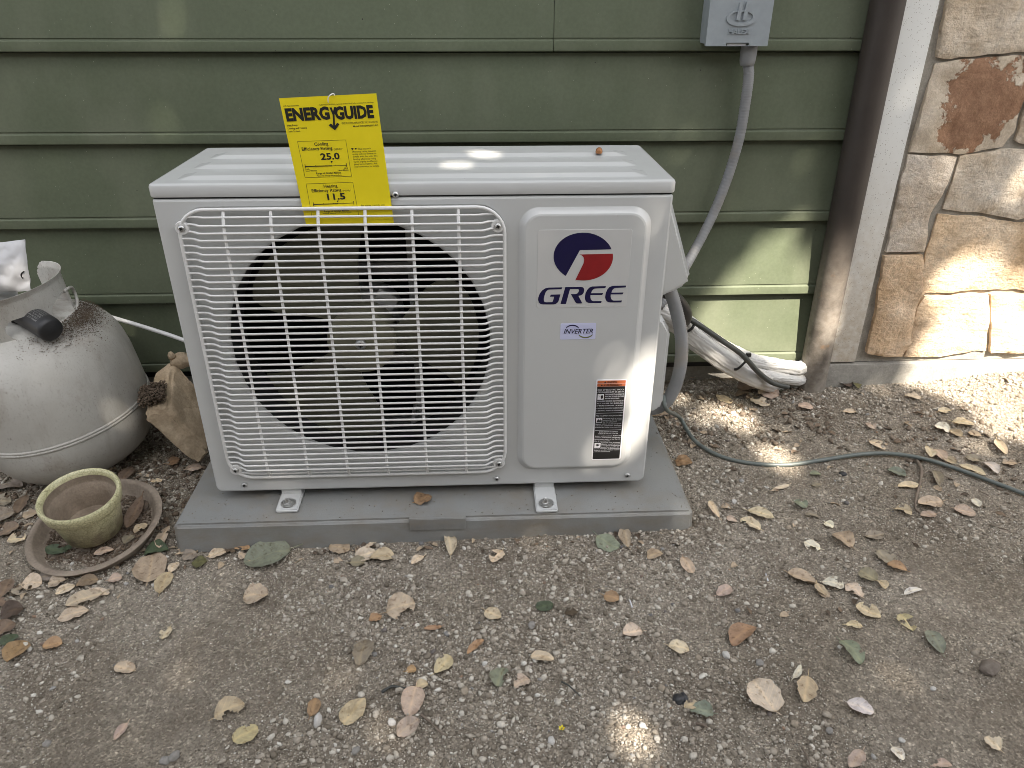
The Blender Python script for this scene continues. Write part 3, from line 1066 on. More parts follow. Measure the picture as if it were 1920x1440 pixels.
wl, x0, x1, z0, z1 = label_plate('warning_label', ((1119, 712), (1175, 710.5), (1164, 860), (1108, 863)), LWH, .003, YS)
part('label_field', fill_front([rr(x0 + .0022, x1 - .0022, z0 + .002, z1 - .0145, .0008, 2, 2)], YS - .0008), INK, wl, 20)
part('label_header', fill_front([rr(x0 + .0022, x1 - .0022, z1 - .0142, z1 - .0083, .0006, 2, 2), ], YS - .0008), ORNG, wl, 20)
part('label_header', fill_front([rr(x0 + .0022, x1 - .0022, z1 - .0078, z1 - .0020, .001, 2, 2)], YS - .0008), ORNG, wl, 20)
def tri(cx, cz, s): return [(cx - s, cz), (cx + s, cz), (cx, cz + s * 1.8)]
part('label_text', join(lettering([('WARNING', x0 + .020, x0 + .038, z1 - .0066, .0033, .02, 0), ('AVERTISSEMENT', x0 + .014, x0 + .048, z1 - .0131, .0033, .02, 0)], lambda X, Y: Vector((X, YS - .0012, Y))),
                        fill_front([tri(x0 + .0165, z1 - .0066, .002)], YS - .0012), fill_front([tri(x0 + .0105, z1 - .0131, .002)], YS - .0012)), INK, wl, 20)
hgt = z1 - z0
T = lambda f: z0 + hgt * (1 - (f - 82) / 1290)          # fraction from the enlarged photo's rows
L_, R2 = x0 + .0035, x1 - .0035
rows = [('RISK OF ELECTRIC SHOCK', L_, R2, 246, .0026), ('CAN CAUSE INJURY OR DEATH.', L_, R2, 280, .0026), ('DISCONNECT ALL REMOTE', L_ + .0145, R2, 316, .0024), ('ELECTRIC POWER SUPPLIES', L_ + .0145, R2, 348, .0024),
        ('BEFORE SERVICING.', L_ + .0145, R2 - .008, 380, .0024), ('RISQUE DE CHOCS ELECTRIQUES', L_, R2, 420, .0024), ('PEUT CAUSER DES BLESSURES', L_, R2, 456, .0024), ('ET MEME ENTRAINER LA MORT.', L_, R2, 492, .0024),
        ("COUPER LES SOURCES D'ALIMENTATION", L_, R2, 532, .0024), ('A DISTANCE AVANT LE DEPANNAGE', L_, R2, 570, .0024), ('FIRE HAZARD / RISQUE DE FEU', L_, R2, 652, .0024),
        ('Do not use torch to remove', L_ + .0135, R2 - .001, 692, .002), ('components. Oil may catch', L_ + .0135, R2 - .001, 720, .002), ('fire. Use tubing cutter.', L_ + .0135, R2 - .009, 750, .002),
        ('Ne pas utiliser une torche pour', L_, R2 - .001, 782, .002), ('enlever ces composantes. Huile peut', L_, R2, 810, .002), ('prendre feu. Utiliser une coupe-tube', L_, R2, 836, .002),
        ('EXPLOSION HAZARD', L_ + .008, R2 - .006, 912, .0022), ("RISQUE D'EXPLOSION", L_ + .007, R2 - .006, 940, .0022), ('System under pressure. Relieve all', L_, R2, 978, .002), ('pressure and recover refrigerant', L_, R2, 1004, .002),
        ('before system repairs or final disposal.', L_, R2, 1032, .002), ('Use all service ports.', L_, R2 - .02, 1060, .002), ('Systeme sous pression.', L_ + .0135, R2, 1090, .002), ('Relacher toute la pression', L_ + .0135, R2, 1114, .002),
        ('et recuperer le refrigerant', L_ + .0135, R2, 1140, .002), ("avant d'entreprendre les", L_ + .0135, R2 - .002, 1164, .002), ("travaux d'entretien ou de disposition", L_, R2, 1188, .002), ('finale du produit. Utiliser tous les', L_, R2, 1212, .002), ('ports de maintenance.', L_, R2 - .018, 1238, .002)]
part('label_text', lettering([(s, a, b, T(f), h, .004, 0) for s, a, b, f, h in rows], lambda X, Y: Vector((X, YS - .0012, Y))), LWH, wl, 20)
for f in (603, 878): part('label_rule', fill_front([rr(L_, R2, T(f), T(f) + .0007, .0001, 1, 1)], YS - .0012), LWH, wl, 20)
for f, hh in ((388, .0118), (752, .0105), (1164, .011)):
    part('label_pictogram', fill_front([rr(L_ + .0005, L_ + .0122, T(f), T(f) + hh, .0003, 2, 2)], YS - .0012), LWH, wl, 20)
    b0 = T(f) + .002
    if f == 388:
        sh = [[(L_ + .007, b0), (L_ + .0105, b0 + .001), (L_ + .011, b0 + .005), (L_ + .010, b0 + .0075), (L_ + .008, b0 + .008), (L_ + .0062, b0 + .005)],
              [(L_ + .0016, b0 + .0075), (L_ + .0045, b0 + .006), (L_ + .0032, b0 + .0048), (L_ + .0052, b0 + .0035), (L_ + .0026, b0 + .0046), (L_ + .0036, b0 + .0058)]]
    elif f == 752:
        sh = [[(L_ + .0015, b0 - .001), (L_ + .0115, b0 - .001), (L_ + .011, b0 + .0045), (L_ + .0095, b0 + .003), (L_ + .0088, b0 + .0065), (L_ + .007, b0 + .003), (L_ + .0052, b0 + .0072), (L_ + .0042, b0 + .003), (L_ + .0022, b0 + .004)]]
    else:
        sh = [[(L_ + .0064 + (.0048 if k % 2 else .0022) * math.cos(k * .4488), b0 + .0042 + (.0038 if k % 2 else .0018) * math.sin(k * .4488)) for k in range(14)]]
    part('label_pictogram_figure', join(*[fill_front([q], YS - .0016) for q in sh]), INK, wl, 20)

# right-hand covers
def cover(prof_xz, ya, yb, b, name):
    o = part(name, hull([(x, y, z) for x, z in prof_xz for y in (ya, yb)], b), WHT, unit, 40)
cover([(X1 - .002, .585), (.930, .578), (.992, .402), (.984, .388), (.951, .3705), (X1 - .002, .355)], .20, .362, .0075, 'wiring_cover')
cover([(X1 - .002, .345), (.935, .338), (.951, .312), (.9515, .150), (.944, .136), (X1 - .002, .128)], .155, .272, .007, 'valve_cover')

# ---------------------------------------------------------------- energy tag tucked behind the grille
def TG(u, v):
    y = .066
    for _ in range(8):
        P = W(u, v, y)
        y = .0698 + .035 * (P.z - .5805)
    return P
QZ = np.array([(92, 137), (822, 100), (955, 1075), (298, 1095)], float)
QW = [TG(500 + a / 4, 150 + b / 4) for a, b in QZ]
def bil(Q, s, t):                    # t measured downwards
    return Q[0] * (1 - s) * (1 - t) + Q[1] * s * (1 - t) + Q[2] * s * t + Q[3] * (1 - s) * t
def st_of(zx, zy):
    s, t = .5, .5
    for _ in range(12):
        p = bil(QZ, s, t)
        js = (bil(QZ, s + 1e-3, t) - p) / 1e-3
        jt = (bil(QZ, s, t + 1e-3) - p) / 1e-3
        d = np.linalg.solve(np.array([js, jt]).T, np.array([zx, zy]) - p)
        s += d[0]; t += d[1]
    return s, t
TN = (QW[1] - QW[0]).cross(QW[3] - QW[0]).normalized()
if TN.y > 0: TN = -TN
def onTag(s, t, off=.0006): return bil(QW, s, t) + TN * off
etag = thing('energy_tag', 'yellow card energy rating tag tucked behind the top of the fan grille', 'tag', QW[3].lerp(QW[2], .5))
N_ = 10
V, F = [], []
for off in (.00025, -.00025):
    for i in range(N_ + 1):
        for j in range(N_ + 1):
            s, t = i / N_, j / N_
            V.append(onTag(s, t, off))
w = N_ + 1
for i in range(N_):
    for j in range(N_):
        q = (i * w + j, (i + 1) * w + j, (i + 1) * w + j + 1, i * w + j + 1)
        F += [q[::-1], tuple(k + w * w for k in q)]
rim = [(i, 0) for i in range(N_)] + [(N_, j) for j in range(N_)] + [(i, N_) for i in range(N_, 0, -1)] + [(0, j) for j in range(N_, 0, -1)]
for k in range(len(rim)):
    a, b = rim[k][0] * w + rim[k][1], rim[(k + 1) % len(rim)][0] * w + rim[(k + 1) % len(rim)][1]
    F.append((a, b, b + w * w, a + w * w))
part('tag_card', (V, F), YEL, etag, 30)
TT = [('U.S. Government', 125, 197, 243, 11, 0), ('Federal law prohibits removal of this label before consumer purchase.', 393, 187, 806, 10, 0),
      ('Heat Pump', 153, 336, 230, 12, .01), ('Cooling and Heating', 157, 357, 301, 12, .01), ('Split System', 163, 378, 250, 12, .01),
      ('GREE ELECTRIC APPLIANCES, INC. OF ZHUHAI', 561, 320, 832, 14, 0), ('Model 3VIR12HP230V1AO', 648, 340, 835, 12, .015),
      ('Cooling', 356, 476, 460, 23, .012), ('Efficiency Rating', 263, 513, 491, 23, .012), ('(SEER)*', 501, 508, 568, 13, 0), ('25.0', 405, 580, 548, 46, .03),
      ('14.6', 290, 656, 318, 11, .01), ('30.5', 578, 650, 607, 11, .01), ('Least Efficient', 293, 669, 373, 9, .01), ('Most Efficient', 538, 664, 616, 9, .01),
      ('Range of Similar Models', 370, 690, 557, 14, .012), ('*Seasonal Energy Efficiency Ratio', 375, 706, 564, 9, .01),
      ('Heating', 427, 792, 528, 23, .012), ('Efficiency Rating', 337, 828, 558, 23, .012), ('(HSPF)*', 568, 822, 631, 13, 0), ('11.5', 455, 886, 591, 46, .03),
      ('8.2', 355, 950, 373, 11, .01), ('13.5', 632, 945, 659, 11, .01), ('Least Efficient', 362, 962, 440, 9, .01), ('Most Efficient', 596, 954, 672, 9, .01),
      ('Range of Similar Models', 432, 984, 619, 14, .012), ('*Heating Seasonal Performance Factor', 418, 998, 636, 8, .01),
      ("This system's", 680, 505, 781, 12, 0), ('efficiency rating depends', 638, 526, 820, 12, 0), ('on the coil your contractor', 641, 544, 823, 12, 0), ('installs with this unit. The', 644, 563, 829, 12, 0),
      ('heating efficiency rating', 648, 582, 819, 12, 0), ('varies slightly in different', 650, 601, 829, 12, 0), ('geographic regions. Ask', 653, 619, 829, 12, 0), ('your contractor for details.', 656, 638, 843, 12, 0),
      ('For energy cost info, visit', 708, 938, 884, 13, 0), ('productinfo.energy.gov', 714, 956, 889, 12, .012)]
out = []
for s, zx, zy, zx1, h, bold in TT:
    s0, t0 = st_of(zx, zy)
    s1, _t = st_of(zx1, zy - (zx1 - zx) * .033)
    out.append((s, s0, s1, -t0, h / 968, bold, 0))
for nm, i0, i1 in (('heading_text', 0, 1), ('heading_text', 1, 2), ('product_text', 2, 5), ('model_text', 5, 7), ('cooling_text', 7, 17), ('heating_text', 17, 27), ('notes_text', 27, 35), ('website_text', 35, 37)):
    part(nm, lettering(out[i0:i1], lambda X, Y: onTag(X, -Y)), INK, etag, 20)
s0, t0 = st_of(150, 295)
s1, _ = st_of(477, 282)
s2, t2 = st_of(515, 282)
s3, _ = st_of(806, 270)
part('tag_heading', lettering([('ENERG', s0, s1, -t0, 82 / 968, .048, 0), ('GUIDE', s2, s3, -t2, 82 / 968, .048, 0)], lambda X, Y: onTag(X, -Y, .0009)), INK, etag, 20)
def zpoly(pts, off=.0006):
    P = [onTag(*st_of(*p), off) for p in pts]
    V, F = fill([P])
    return V, [f if (V[f[1]] - V[f[0]]).cross(V[f[2]] - V[f[0]]).dot(TN) > 0 else tuple(reversed(f)) for f in F]
def zline(a, b, wd=2.2, off=.0006):
    a, b = np.array(a, float), np.array(b, float)
    n = np.array([-(b - a)[1], (b - a)[0]])
    n = n / np.linalg.norm(n) * wd / 2
    return zpoly([a + n, b + n, b - n, a - n], off)
marks = [zpoly([(470, 200), (487, 199), (497, 228), (505, 198), (523, 197), (508, 250), (511, 328), (527, 308), (544, 318), (510, 363), (463, 326), (480, 313), (497, 330), (494, 252)], .0011)]
for q in ([(228, 445), (590, 433), (634, 705), (285, 715)], [(293, 763), (643, 750), (690, 1013), (340, 1024)]):
    for i in range(4): marks.append(zline(q[i], q[(i + 1) % 4]))
for a, b, c in (((285, 630), (595, 622), (488, 624.5)), ((348, 923), (650, 912), (534, 916))):
    marks += [zline(a, b, 3), zline(a, c, 6, .0009)]
    for p in (a, b): marks.append(zline((p[0] - 1, p[1] - 17), (p[0] + 3, p[1] + 12), 4, .001))
    for f in (.25, .5, .74): marks.append(zline((a[0] + (b[0] - a[0]) * f, a[1] + (b[1] - a[1]) * f - 7), (a[0] + (b[0] - a[0]) * f + 1, a[1] + (b[1] - a[1]) * f + 1), 3, .0011))
marks += [zpoly([(475, 590), (492, 589), (486, 606)]), zpoly([(522, 893), (538, 892), (531, 906)]), zpoly([(629, 494), (649, 493), (640, 509)]), zpoly([(656, 493), (674, 492), (666, 507)])]
part('tag_marks', join(*marks), INK, etag, 20)
h0 = onTag(*st_of(462, 160), .001)
part('tag_string', tube(curve_pts([h0 + Vector((0, .004, 0)), h0 + Vector((0, -.0015, 0)), h0 + Vector((.0015, -.004, .007)), h0 + Vector((.006, -.002, .011)), h0 + Vector((.0095, .004, .010)), h0 + Vector((.009, .006, .0))], 5), .0009, 6), GRL, etag, 180)

# small things on the lid
solo('leaf_scrap', hull([(p.x + a, p.y + b, .6197 + c) for p in [Z(772, 289, .6197)] for a, b, c in ((-.006, 0, 0), (.006, .002, .001), (.005, -.003, .002), (-.005, -.003, .003))], .0004), BARK, 'dark grey bark chip lying on the lid right of the yellow tag', 'debris')
c = Z(1123, 287, .6243)
M4 = Matrix.Translation(c)
solo('seed_case', lathe([(.0001, .0105), (.003, .0098), (.0055, .0072), (.0066, .0035), (.0064, 0)], 18, M4), COPPER, 'shiny brown seed case sitting on the right end of the white lid', 'debris')

# ---------------------------------------------------------------- propane tank
TM = Matrix.Translation((-.33, .33, .078)) @ Matrix.Rotation(D(3.5), 4, 'X') @ Matrix.Rotation(D(-7), 4, 'Y') @ Matrix.Translation((0, 0, -.145))
tank = thing('propane_tank', 'weathered off-white propane tank with a handle collar left of the stone block', 'gas tank', (-.33, .33, -.06))
pr = [(.0001, .004), (.06, .006), (.105, .018), (.140, .040), (.162, .072), (.172, .105), (.1745, .14), (.1745, .225), (.1725, .258), (.167, .287), (.156, .313), (.138, .335), (.115, .352), (.085, .364), (.05, .373), (.0001, .376)]
pr = [tuple(p) for p in curve_pts([(a, b, 0) for a, b in pr], 3)]
pr = [(max(.0001, p[0]), p[1]) for p in pr]
part('tank_body', lathe(pr, 72, TM), TNK, tank, 60)
wr = [(.1742, .1365), (.1758, .1385), (.1766, .1405), (.1760, .1425), (.1750, .1435), (.1758, .1448), (.1766, .1466), (.1756, .1486), (.1742, .1505)]
part('weld_seam', lathe(wr, 72, TM), TNK, tank, 60)
def collar():
    nt_, nz = 300, 44
    z0, z1 = .326, .442
    def keep(th, f):
        d = (th + 90) % 360
        if d > 180: d -= 360            # degrees from the front, positive to the right
        x = math.radians(d) * .102
        z = f * (z1 - z0)
        if ((x - .062) / .030) ** 2 + ((z - .050) / .022) ** 2 < 1: return False
        if ((x + .062) / .030) ** 2 + ((z - .050) / .022) ** 2 < 1: return False
        if ((d - 96) / 27) ** 2 + ((f - .46) / .20) ** 2 < 1: return False
        if d > 174 - 10 * max(0, (f - .72) / .28) ** 2 and f > .18: return False
        if d < -118 and f > .18: return False
        return True
    V, F, idx = [], [], {}
    def vid(i, j, o):
        k = (i % nt_, j, o)
        if k not in idx:
            th = 360 * i / nt_
            f = j / nz
            r = .100 + .006 * f - .0015 * o + (.004 * max(0, f - .9) / .1)
            zz = z0 + (z1 - z0) * f
            V.append(TM @ Vector((r * math.cos(D(th)), r * math.sin(D(th)), zz)))
            idx[k] = len(V) - 1
        return idx[k]
    K = {(i, j): keep(360 * (i + .5) / nt_, (j + .5) / nz) for i in range(nt_) for j in range(nz)}
    for (i, j), on in K.items():
        if not on: continue
        for o in (0, 1):
            q = (vid(i, j, o), vid(i + 1, j, o), vid(i + 1, j + 1, o), vid(i, j + 1, o))
            F.append(q if o == 0 else q[::-1])
        for di, dj, e in ((-1, 0, ((i, j + 1), (i, j))), (1, 0, ((i + 1, j), (i + 1, j + 1))), (0, -1, ((i, j), (i + 1, j))), (0, 1, ((i + 1, j + 1), (i, j + 1)))):
            if not K.get(((i + di) % nt_, j + dj), False):
                a, b = e
                F.append((vid(*b, 0), vid(*a, 0), vid(*a, 1), vid(*b, 1)))
    part('collar', (V, F), TNK, tank, 60)
collar()
lv = []
for a in range(-95, 96, 10):
    d = 96 + 27 * math.cos(D(a)) * .9 - 27
    f = .46 + .21 * math.sin(D(a))
    d = 96 + 29 * math.cos(D(a)) if abs(a) < 90 else 96
    r_ = .1045 + .004 * f + .007 * max(0, math.cos(D(a)))
    th = D(d - 90)
    lv.append(TM @ Vector((r_ * math.cos(th), r_ * math.sin(th), .326 + .116 * f)))
part('collar_lip', tube(lv, .0032, 8), TNK, tank, 180)
part('valve_body', join(lathe([(.021, .36), (.021, .38), (.017, .382), (.017, .405), (.0001, .406)], 20, TM),
                        lathe([(.0001, 0), (.0235, 0), (.0235, .035), (.019, .037), (.0001, .037)], 24, TM @ Matrix.Translation((.018, -.015, .384)) @ Matrix.Rotation(D(70), 4, 'X') @ Matrix.Rotation(D(28), 4, 'Y'))), BLACK, tank, 50)
part('hand_wheel', lathe([(.0001, .436), (.012, .436), (.026, .431), (.030, .424), (.029, .414), (.010, .411), (.0001, .411)], 14, TM @ Matrix.Translation((-.004, -.012, 0))), GALV, tank, 50)
# the black plugged valve outlet with its printed band, poking out of the front hand hole
q0, q1 = W(34, 580, .285), W(98, 620, .222)
ax = (q1 - q0).normalized()
ou = tube([q0, q0.lerp(q1, .9), q0.lerp(q1, .97), q1], lambda i: (.024, .024, .023, .0195)[i], 28)
vo = part('valve_outlet', ou, plain('black plastic', (.028, .028, .03), .45), tank, 50)
va = Vector((0, 0, 1)).cross(ax).normalized()
vb = ax.cross(va)
if vb.z < 0: vb = -vb
va = ax.cross(vb)
LO = (q1 - q0).length
def on_out(X, Y):
    X, a = LO - X, -Y / .024
    return q0 + ax * X + (vb * math.cos(a) - va * math.sin(a) * (1 if va.y > 0 else -1)) * .0244
part('outlet_text', lettering([(s, LO * .18, LO * .86, z, .0030, 0, 0) for s, z in (('WARNING FLAMMABLE GAS', .012), ('UNDER PRESSURE', .007), ('CAN CAUSE FIRE OR EXPLOSION', .002), ('KEEP CYLINDER UPRIGHT', -.003), ('DO NOT STORE INDOORS', -.008), ('CLOSE VALVE AFTER USE', -.013), ('READ ALL INSTRUCTIONS', -.018))], on_out), plain('worn print', (.30, .30, .29), .6), vo, 60)

# dirt and leaf crumbs caught on the tank shoulder
P, R = [], []
for k in range(3600):
    a = D(rng.normal(-2, 20)); rad = rng.normal(.128, .013)
    if rng.uniform() < .12: a = D(rng.uniform(-70, 50)); rad = rng.uniform(.105, .15)
    if rad < .107 or rad > .165: continue
    zz = np.interp(rad, [.107, .115, .138, .155, .166], [.357, .354, .340, .316, .290])
    q = TM @ Vector((rad * math.cos(a), rad * math.sin(a), zz + rng.uniform(0, .004)))
    P.append(q[:]); R.append(rng.uniform(.0005, .0017))
scatter('soil_crumbs', np.array(P), np.array(R), SOIL, True, .5)

# packet resting on the tank valve
V, F = [], []
n1, n2 = 30, 36
cTL, cTR, cBL, cBR = W(-22, 458, .285), W(46, 449, .285), W(-30, 552, .262), W(58, 545, .262)
for sd in (0, 1):
    for i in range(n1 + 1):
        for j in range(n2 + 1):
            s, t = i / n1, j / n2
            p = cTL * (1 - s) * (1 - t) + cTR * s * (1 - t) + cBL * (1 - s) * t + cBR * s * t
            e = math.sin(math.pi * s) ** .5 * math.sin(math.pi * min(1, t * .98 + .01)) ** .5
            th = .014 * e
            q = p * 40
            d = .004 * noise.noise(q) - .008 * max(0, .35 - abs(noise.noise(q * .6))) - .003 * max(0, .3 - abs(noise.noise(q * 1.4 + Vector((3, 1, 0)))))
            V.append(p + Vector((.0015 * noise.noise(q * 1.3), (-th - d) if sd == 0 else th, .001 * noise.noise(q * 2))))
w = n2 + 1
o = w * (n1 + 1)
for i in range(n1):
    for j in range(n2):
        q = (i * w + j, i * w + j + 1, (i + 1) * w + j + 1, (i + 1) * w + j)
        F += [q, tuple(k + o for k in q[::-1])]
rim = [i * w for i in range(n1)] + [n1 * w + j for j in range(n2)] + [i * w + n2 for i in range(n1, 0, -1)] + [j for j in range(n2, 0, -1)]
for k in range(len(rim)):
    a, b = rim[k], rim[(k + 1) % len(rim)]
    F.append((a, b, b + o, a + o))
packet = thing('packet', 'crumpled white plastic packet stuffed into the propane tank collar', 'packet', cBL.lerp(cBR, .5))
part('packet_bag', (V, F), BAG, packet, 50)
c0, c1 = W(43, 506, .258), W(41, 522, .256)
part('packet_print', tube(curve_pts([W(45, 509, .262), W(40.5, 513, .262), W(40, 518, .262), W(43.5, 522, .262)], 4), .0014, 6), INK, packet, 180)

# ---------------------------------------------------------------- stone block and bits round it
bk = W(325, 671, .395) - W(311, 757, .285)
A, B, C_, E_2 = W(269, 788, .255), W(316, 770, .268), W(392, 848, .275), W(372, 879, .255)
P8 = [A, B, C_, E_2, W(289, 700, .375), W(325, 672, .395), C_ + bk * 1.0, E_2 + bk * .9]
P8 += [W(276, 772, .262)]
bm = bmesh.new()
hv, hf = hull(P8, .006)
bv_ = [bm.verts.new(v) for v in hv]
for f in hf: bm.faces.new([bv_[i] for i in f])
bmesh.ops.triangulate(bm, faces=list(bm.faces))
for _ in range(4):
    le = [e for e in bm.edges if e.calc_length() > .012]
    if not le: break
    bmesh.ops.subdivide_edges(bm, edges=le, cuts=1)
    bmesh.ops.triangulate(bm, faces=list(bm.faces))
bm.normal_update()
for v in bm.verts:
    q = v.co * 22
    v.co += v.normal * (.004 * noise.fractal(q, .9, 2, 4) + .0015 * noise.noise(q * 6))
bm.verts.index_update()
blkVF = [v.co.copy() for v in bm.verts], [[v.index for v in f.verts] for f in bm.faces]
bm.free()
solo('stone_block', blkVF, BLK, 'rough tan stone block tilted between the propane tank and the white unit', 'stone', smooth=60)
P, R = [], []
for k in range(2200):
    s, t = rng.uniform(), rng.uniform()
    u = 264 + 42 * s + rng.normal(0, 3)
    v = 730 + 28 * t - 12 * s + rng.normal(0, 4)
    p = W(u, v, .275 + .055 * (1 - t) + rng.normal(0, .006))
    P.append(p[:]); R.append(.0008 + .0038 * rng.uniform() ** 2.5)
scatter('soil_clump', np.array(P), np.array(R), SOIL, False, .6)
def pebble_vf(c, rx, ry, rz, seed, rot=0):
    bm = bmesh.new()
    bmesh.ops.create_icosphere(bm, subdivisions=3, radius=1)
    Mz = Matrix.Rotation(rot, 3, 'Z')
    V = []
    for v in bm.verts:
        q = v.co * 1.3 + Vector((seed * 7.1, seed * 3.3, seed))
        k = 1 + .28 * noise.noise(q) + .10 * noise.noise(q * 3)
        V.append(Vector(c) + Mz @ Vector((v.co.x * rx * k, v.co.y * ry * k, v.co.z * rz * k)))
    F = [[v.index for v in f.verts] for f in bm.faces]
    bm.free()
    return V, F
q = W(340, 676, .40)
solo('round_stone', pebble_vf(q, .024, .02, .017, 3), BLK, 'smooth pinkish tan round stone behind the top of the tilted block', 'stone', smooth=180)
q = W(321, 667, .39)
solo('small_stone', pebble_vf(q, .008, .008, .009, 5), BLK, 'little tan stone perched on the peak of the tilted block', 'stone', smooth=60)

# ---------------------------------------------------------------- flower pot and its saucer
def disc_mtx(c, tx, ty):
    n = Vector((tx, ty, 1)).normalized()
    a = Vector((0, 1, 0)).cross(n).normalized()
    b = n.cross(a)
    return Matrix(((a.x, b.x, n.x, c[0]), (a.y, b.y, n.y, c[1]), (a.z, b.z, n.z, c[2]), (0, 0, 0, 1)))
SM = disc_mtx((-.174, .055, -.033), -.055, -.17)
def wob(VF, amp, sc):
    return [v + Vector((noise.noise(v * sc), noise.noise(v * sc + Vector((5, 0, 0))), noise.noise(v * sc + Vector((0, 7, 0))))) * amp for v in VF[0]], VF[1]
saucer = thing('plant_saucer', 'round dusty terracotta saucer lying askew on the dirt under the tilted pot', 'saucer', (-.174, .055, -.066))
part('saucer_dish', wob(lathe([(.0001, -.030), (.098, -.030), (.108, -.027), (.122, -.004), (.1245, -.0005), (.122, .0015), (.114, .001), (.111, -.002), (.103, -.019), (.096, -.0225), (.0001, -.0235)], 72, SM), .0012, 40), SAU, saucer, 50)
PM = disc_mtx((-.1745, .0362, .0512), -.002, -.146)
pot = thing('flower_pot', 'small cream flower pot with crackle glaze standing tilted in the saucer', 'flower pot', (-.174, .05, -.04))
part('pot_wall', lathe([(.0001, -.092), (.0485, -.092), (.052, -.090), (.0625, -.030), (.0635, -.0265), (.0660, -.0245), (.0695, -.022), (.0712, -.012), (.0728, -.004), (.0725, .0005), (.0705, .003), (.0675, .0025), (.0645, -.001), (.0628, -.008)], 72, PM), CRK, pot, 60)
part('pot_inside', lathe([(.0626, -.0075), (.0612, -.020), (.0598, -.024), (.0585, -.0245), (.052, -.055), (.046, -.073), (.0001, -.075)], 60, PM), INN, pot, 60)
P, R = [], []
for k in range(1800):
    r_ = .098 * math.sqrt(rng.uniform()); a = rng.uniform(0, 6.283)
    q = SM @ Vector((r_ * math.cos(a), r_ * math.sin(a), -.0215 + .003 * noise.noise(Vector((r_ * 30, a, 0)))))
    P.append(q[:]); R.append(rng.uniform(.001, .0036))
scatter('saucer_dirt', np.array(P), np.array(R), SOIL, False, .6)

# ---------------------------------------------------------------- electrical box and its conduit
bx0, bx1 = W(1325.5, 60, .4605).x, W(1443, 60, .4605).x
bz = W(1380, 86.5, .4605).z
ebox = thing('electrical_box', 'grey metal electrical disconnect box mounted high on the green siding', 'electrical box', ((bx0 + bx1) / 2, .52, bz))
part('box_body', box(bx0 + .002, bx1 - .003, .466, .5165, bz + .003, bz + .21, .002), BOXG, ebox, 40)
sx0, sx1 = W(1361, 83, .4605).x, W(1405, 83, .4605).x
sz = W(1380, 83, .4605).z
cvr = [fill_front([rr(bx0, bx1, bz, bz + .215, .0015, 2, 3), rr(sx0, sx1, sz - .0028, sz + .0028, .0026, 4, 3)], .4605)]
cvr.append(loft([at_y(rr(bx0, bx1, bz, bz + .215, .0015, 2, 3), .4685), at_y(rr(bx0, bx1, bz, bz + .215, .0015, 2, 3), .4605)]))
cvr.append(loft([at_y(rr(sx0, sx1, sz - .0028, sz + .0028, .0026, 4, 3), .4605), at_y(rr(sx0, sx1, sz - .0028, sz + .0028, .0026, 4, 3), .4655)]))
part('box_cover', join(*cvr), BOXG, ebox, 40)
part('cover_hasp', box(sx0 + .004, sx1 - .006, .4640, .4648, sz - .0026, sz + .0012), GALV, ebox, 40)
e0 = W(1390, 34.5, .46)
kx = .1265 / 1440 * .995            # metres per enlarged pixel
def EZ(zx, zy): return (e0.x + (zx - 955) * kx * 1.04, e0.z - (zy - 415) * kx * 1.06)
def emb(pts, th=.0030):
    L = [EZ(*p) for p in pts]
    return join(fill_front([L], .4605 - th), loft([at_y(L, .4606), at_y(L, .4605 - th)]))
oe = [EZ(952 + 322 * math.cos(D(a)), 412 + 155 * math.sin(D(a))) for a in range(0, 360, 9)]
ie = [EZ(952 + 250 * math.cos(D(a)), 390 + 110 * math.sin(D(a))) for a in range(0, 360, 9)]
part('cover_emblem', join(fill_front([oe, ie], .4580), loft([at_y(oe, .4606), at_y(oe, .4580)]), loft([at_y(ie, .4606), at_y(ie, .4580)]),
                          emb([(880, 105), (955, 105), (912, 445), (838, 445)], .0038), emb([(1022, 105), (1097, 105), (1058, 445), (975, 445)], .0038), emb([(925, 262), (1010, 262), (1008, 290), (922, 290)], .0032)), BOXG, ebox, 30)
la, lb = EZ(708, 715), EZ(1168, 715)
Vt, Ft = text2d('HALEX', .008, 0, 1.0)
mn, mx_ = Vt[:, 0].min(), Vt[:, 0].max()
Vt2 = [Vector((la[0] + (p[0] - mn) / (mx_ - mn) * (lb[0] - la[0]), .4595 - p[2] * .0014, la[1] + p[1] / CAPH * 100 * kx)) for p in Vt]
part('cover_lettering', (Vt2, Ft), BOXG, ebox, 20)

cn = W(1404.5, 92, .489)
cond = thing('flexible_conduit', 'grey flexible conduit curving down the siding from the electrical box', 'conduit', cn)
part('connector', lathe([(.0165, .006), (.0168, -.008), (.0160, -.022), (.0140, -.030), (.0118, -.0315)], 12, Matrix.Translation(cn)), CDT, cond, 60)
cp = curve_pts([cn + Vector((0, 0, -.024)), W(1404, 140, .489), W(1398, 190, .490), W(1387, 255, .491), W(1367, 325, .490), W(1340, 395, .482), W(1305, 465, .455), W(1270, 525, .40), W(1235, 575, .355)], 34)
part('conduit_tube', tube(cp, lambda i: .0109 if i % 3 else .0102, 14), CDT, cond, 70)

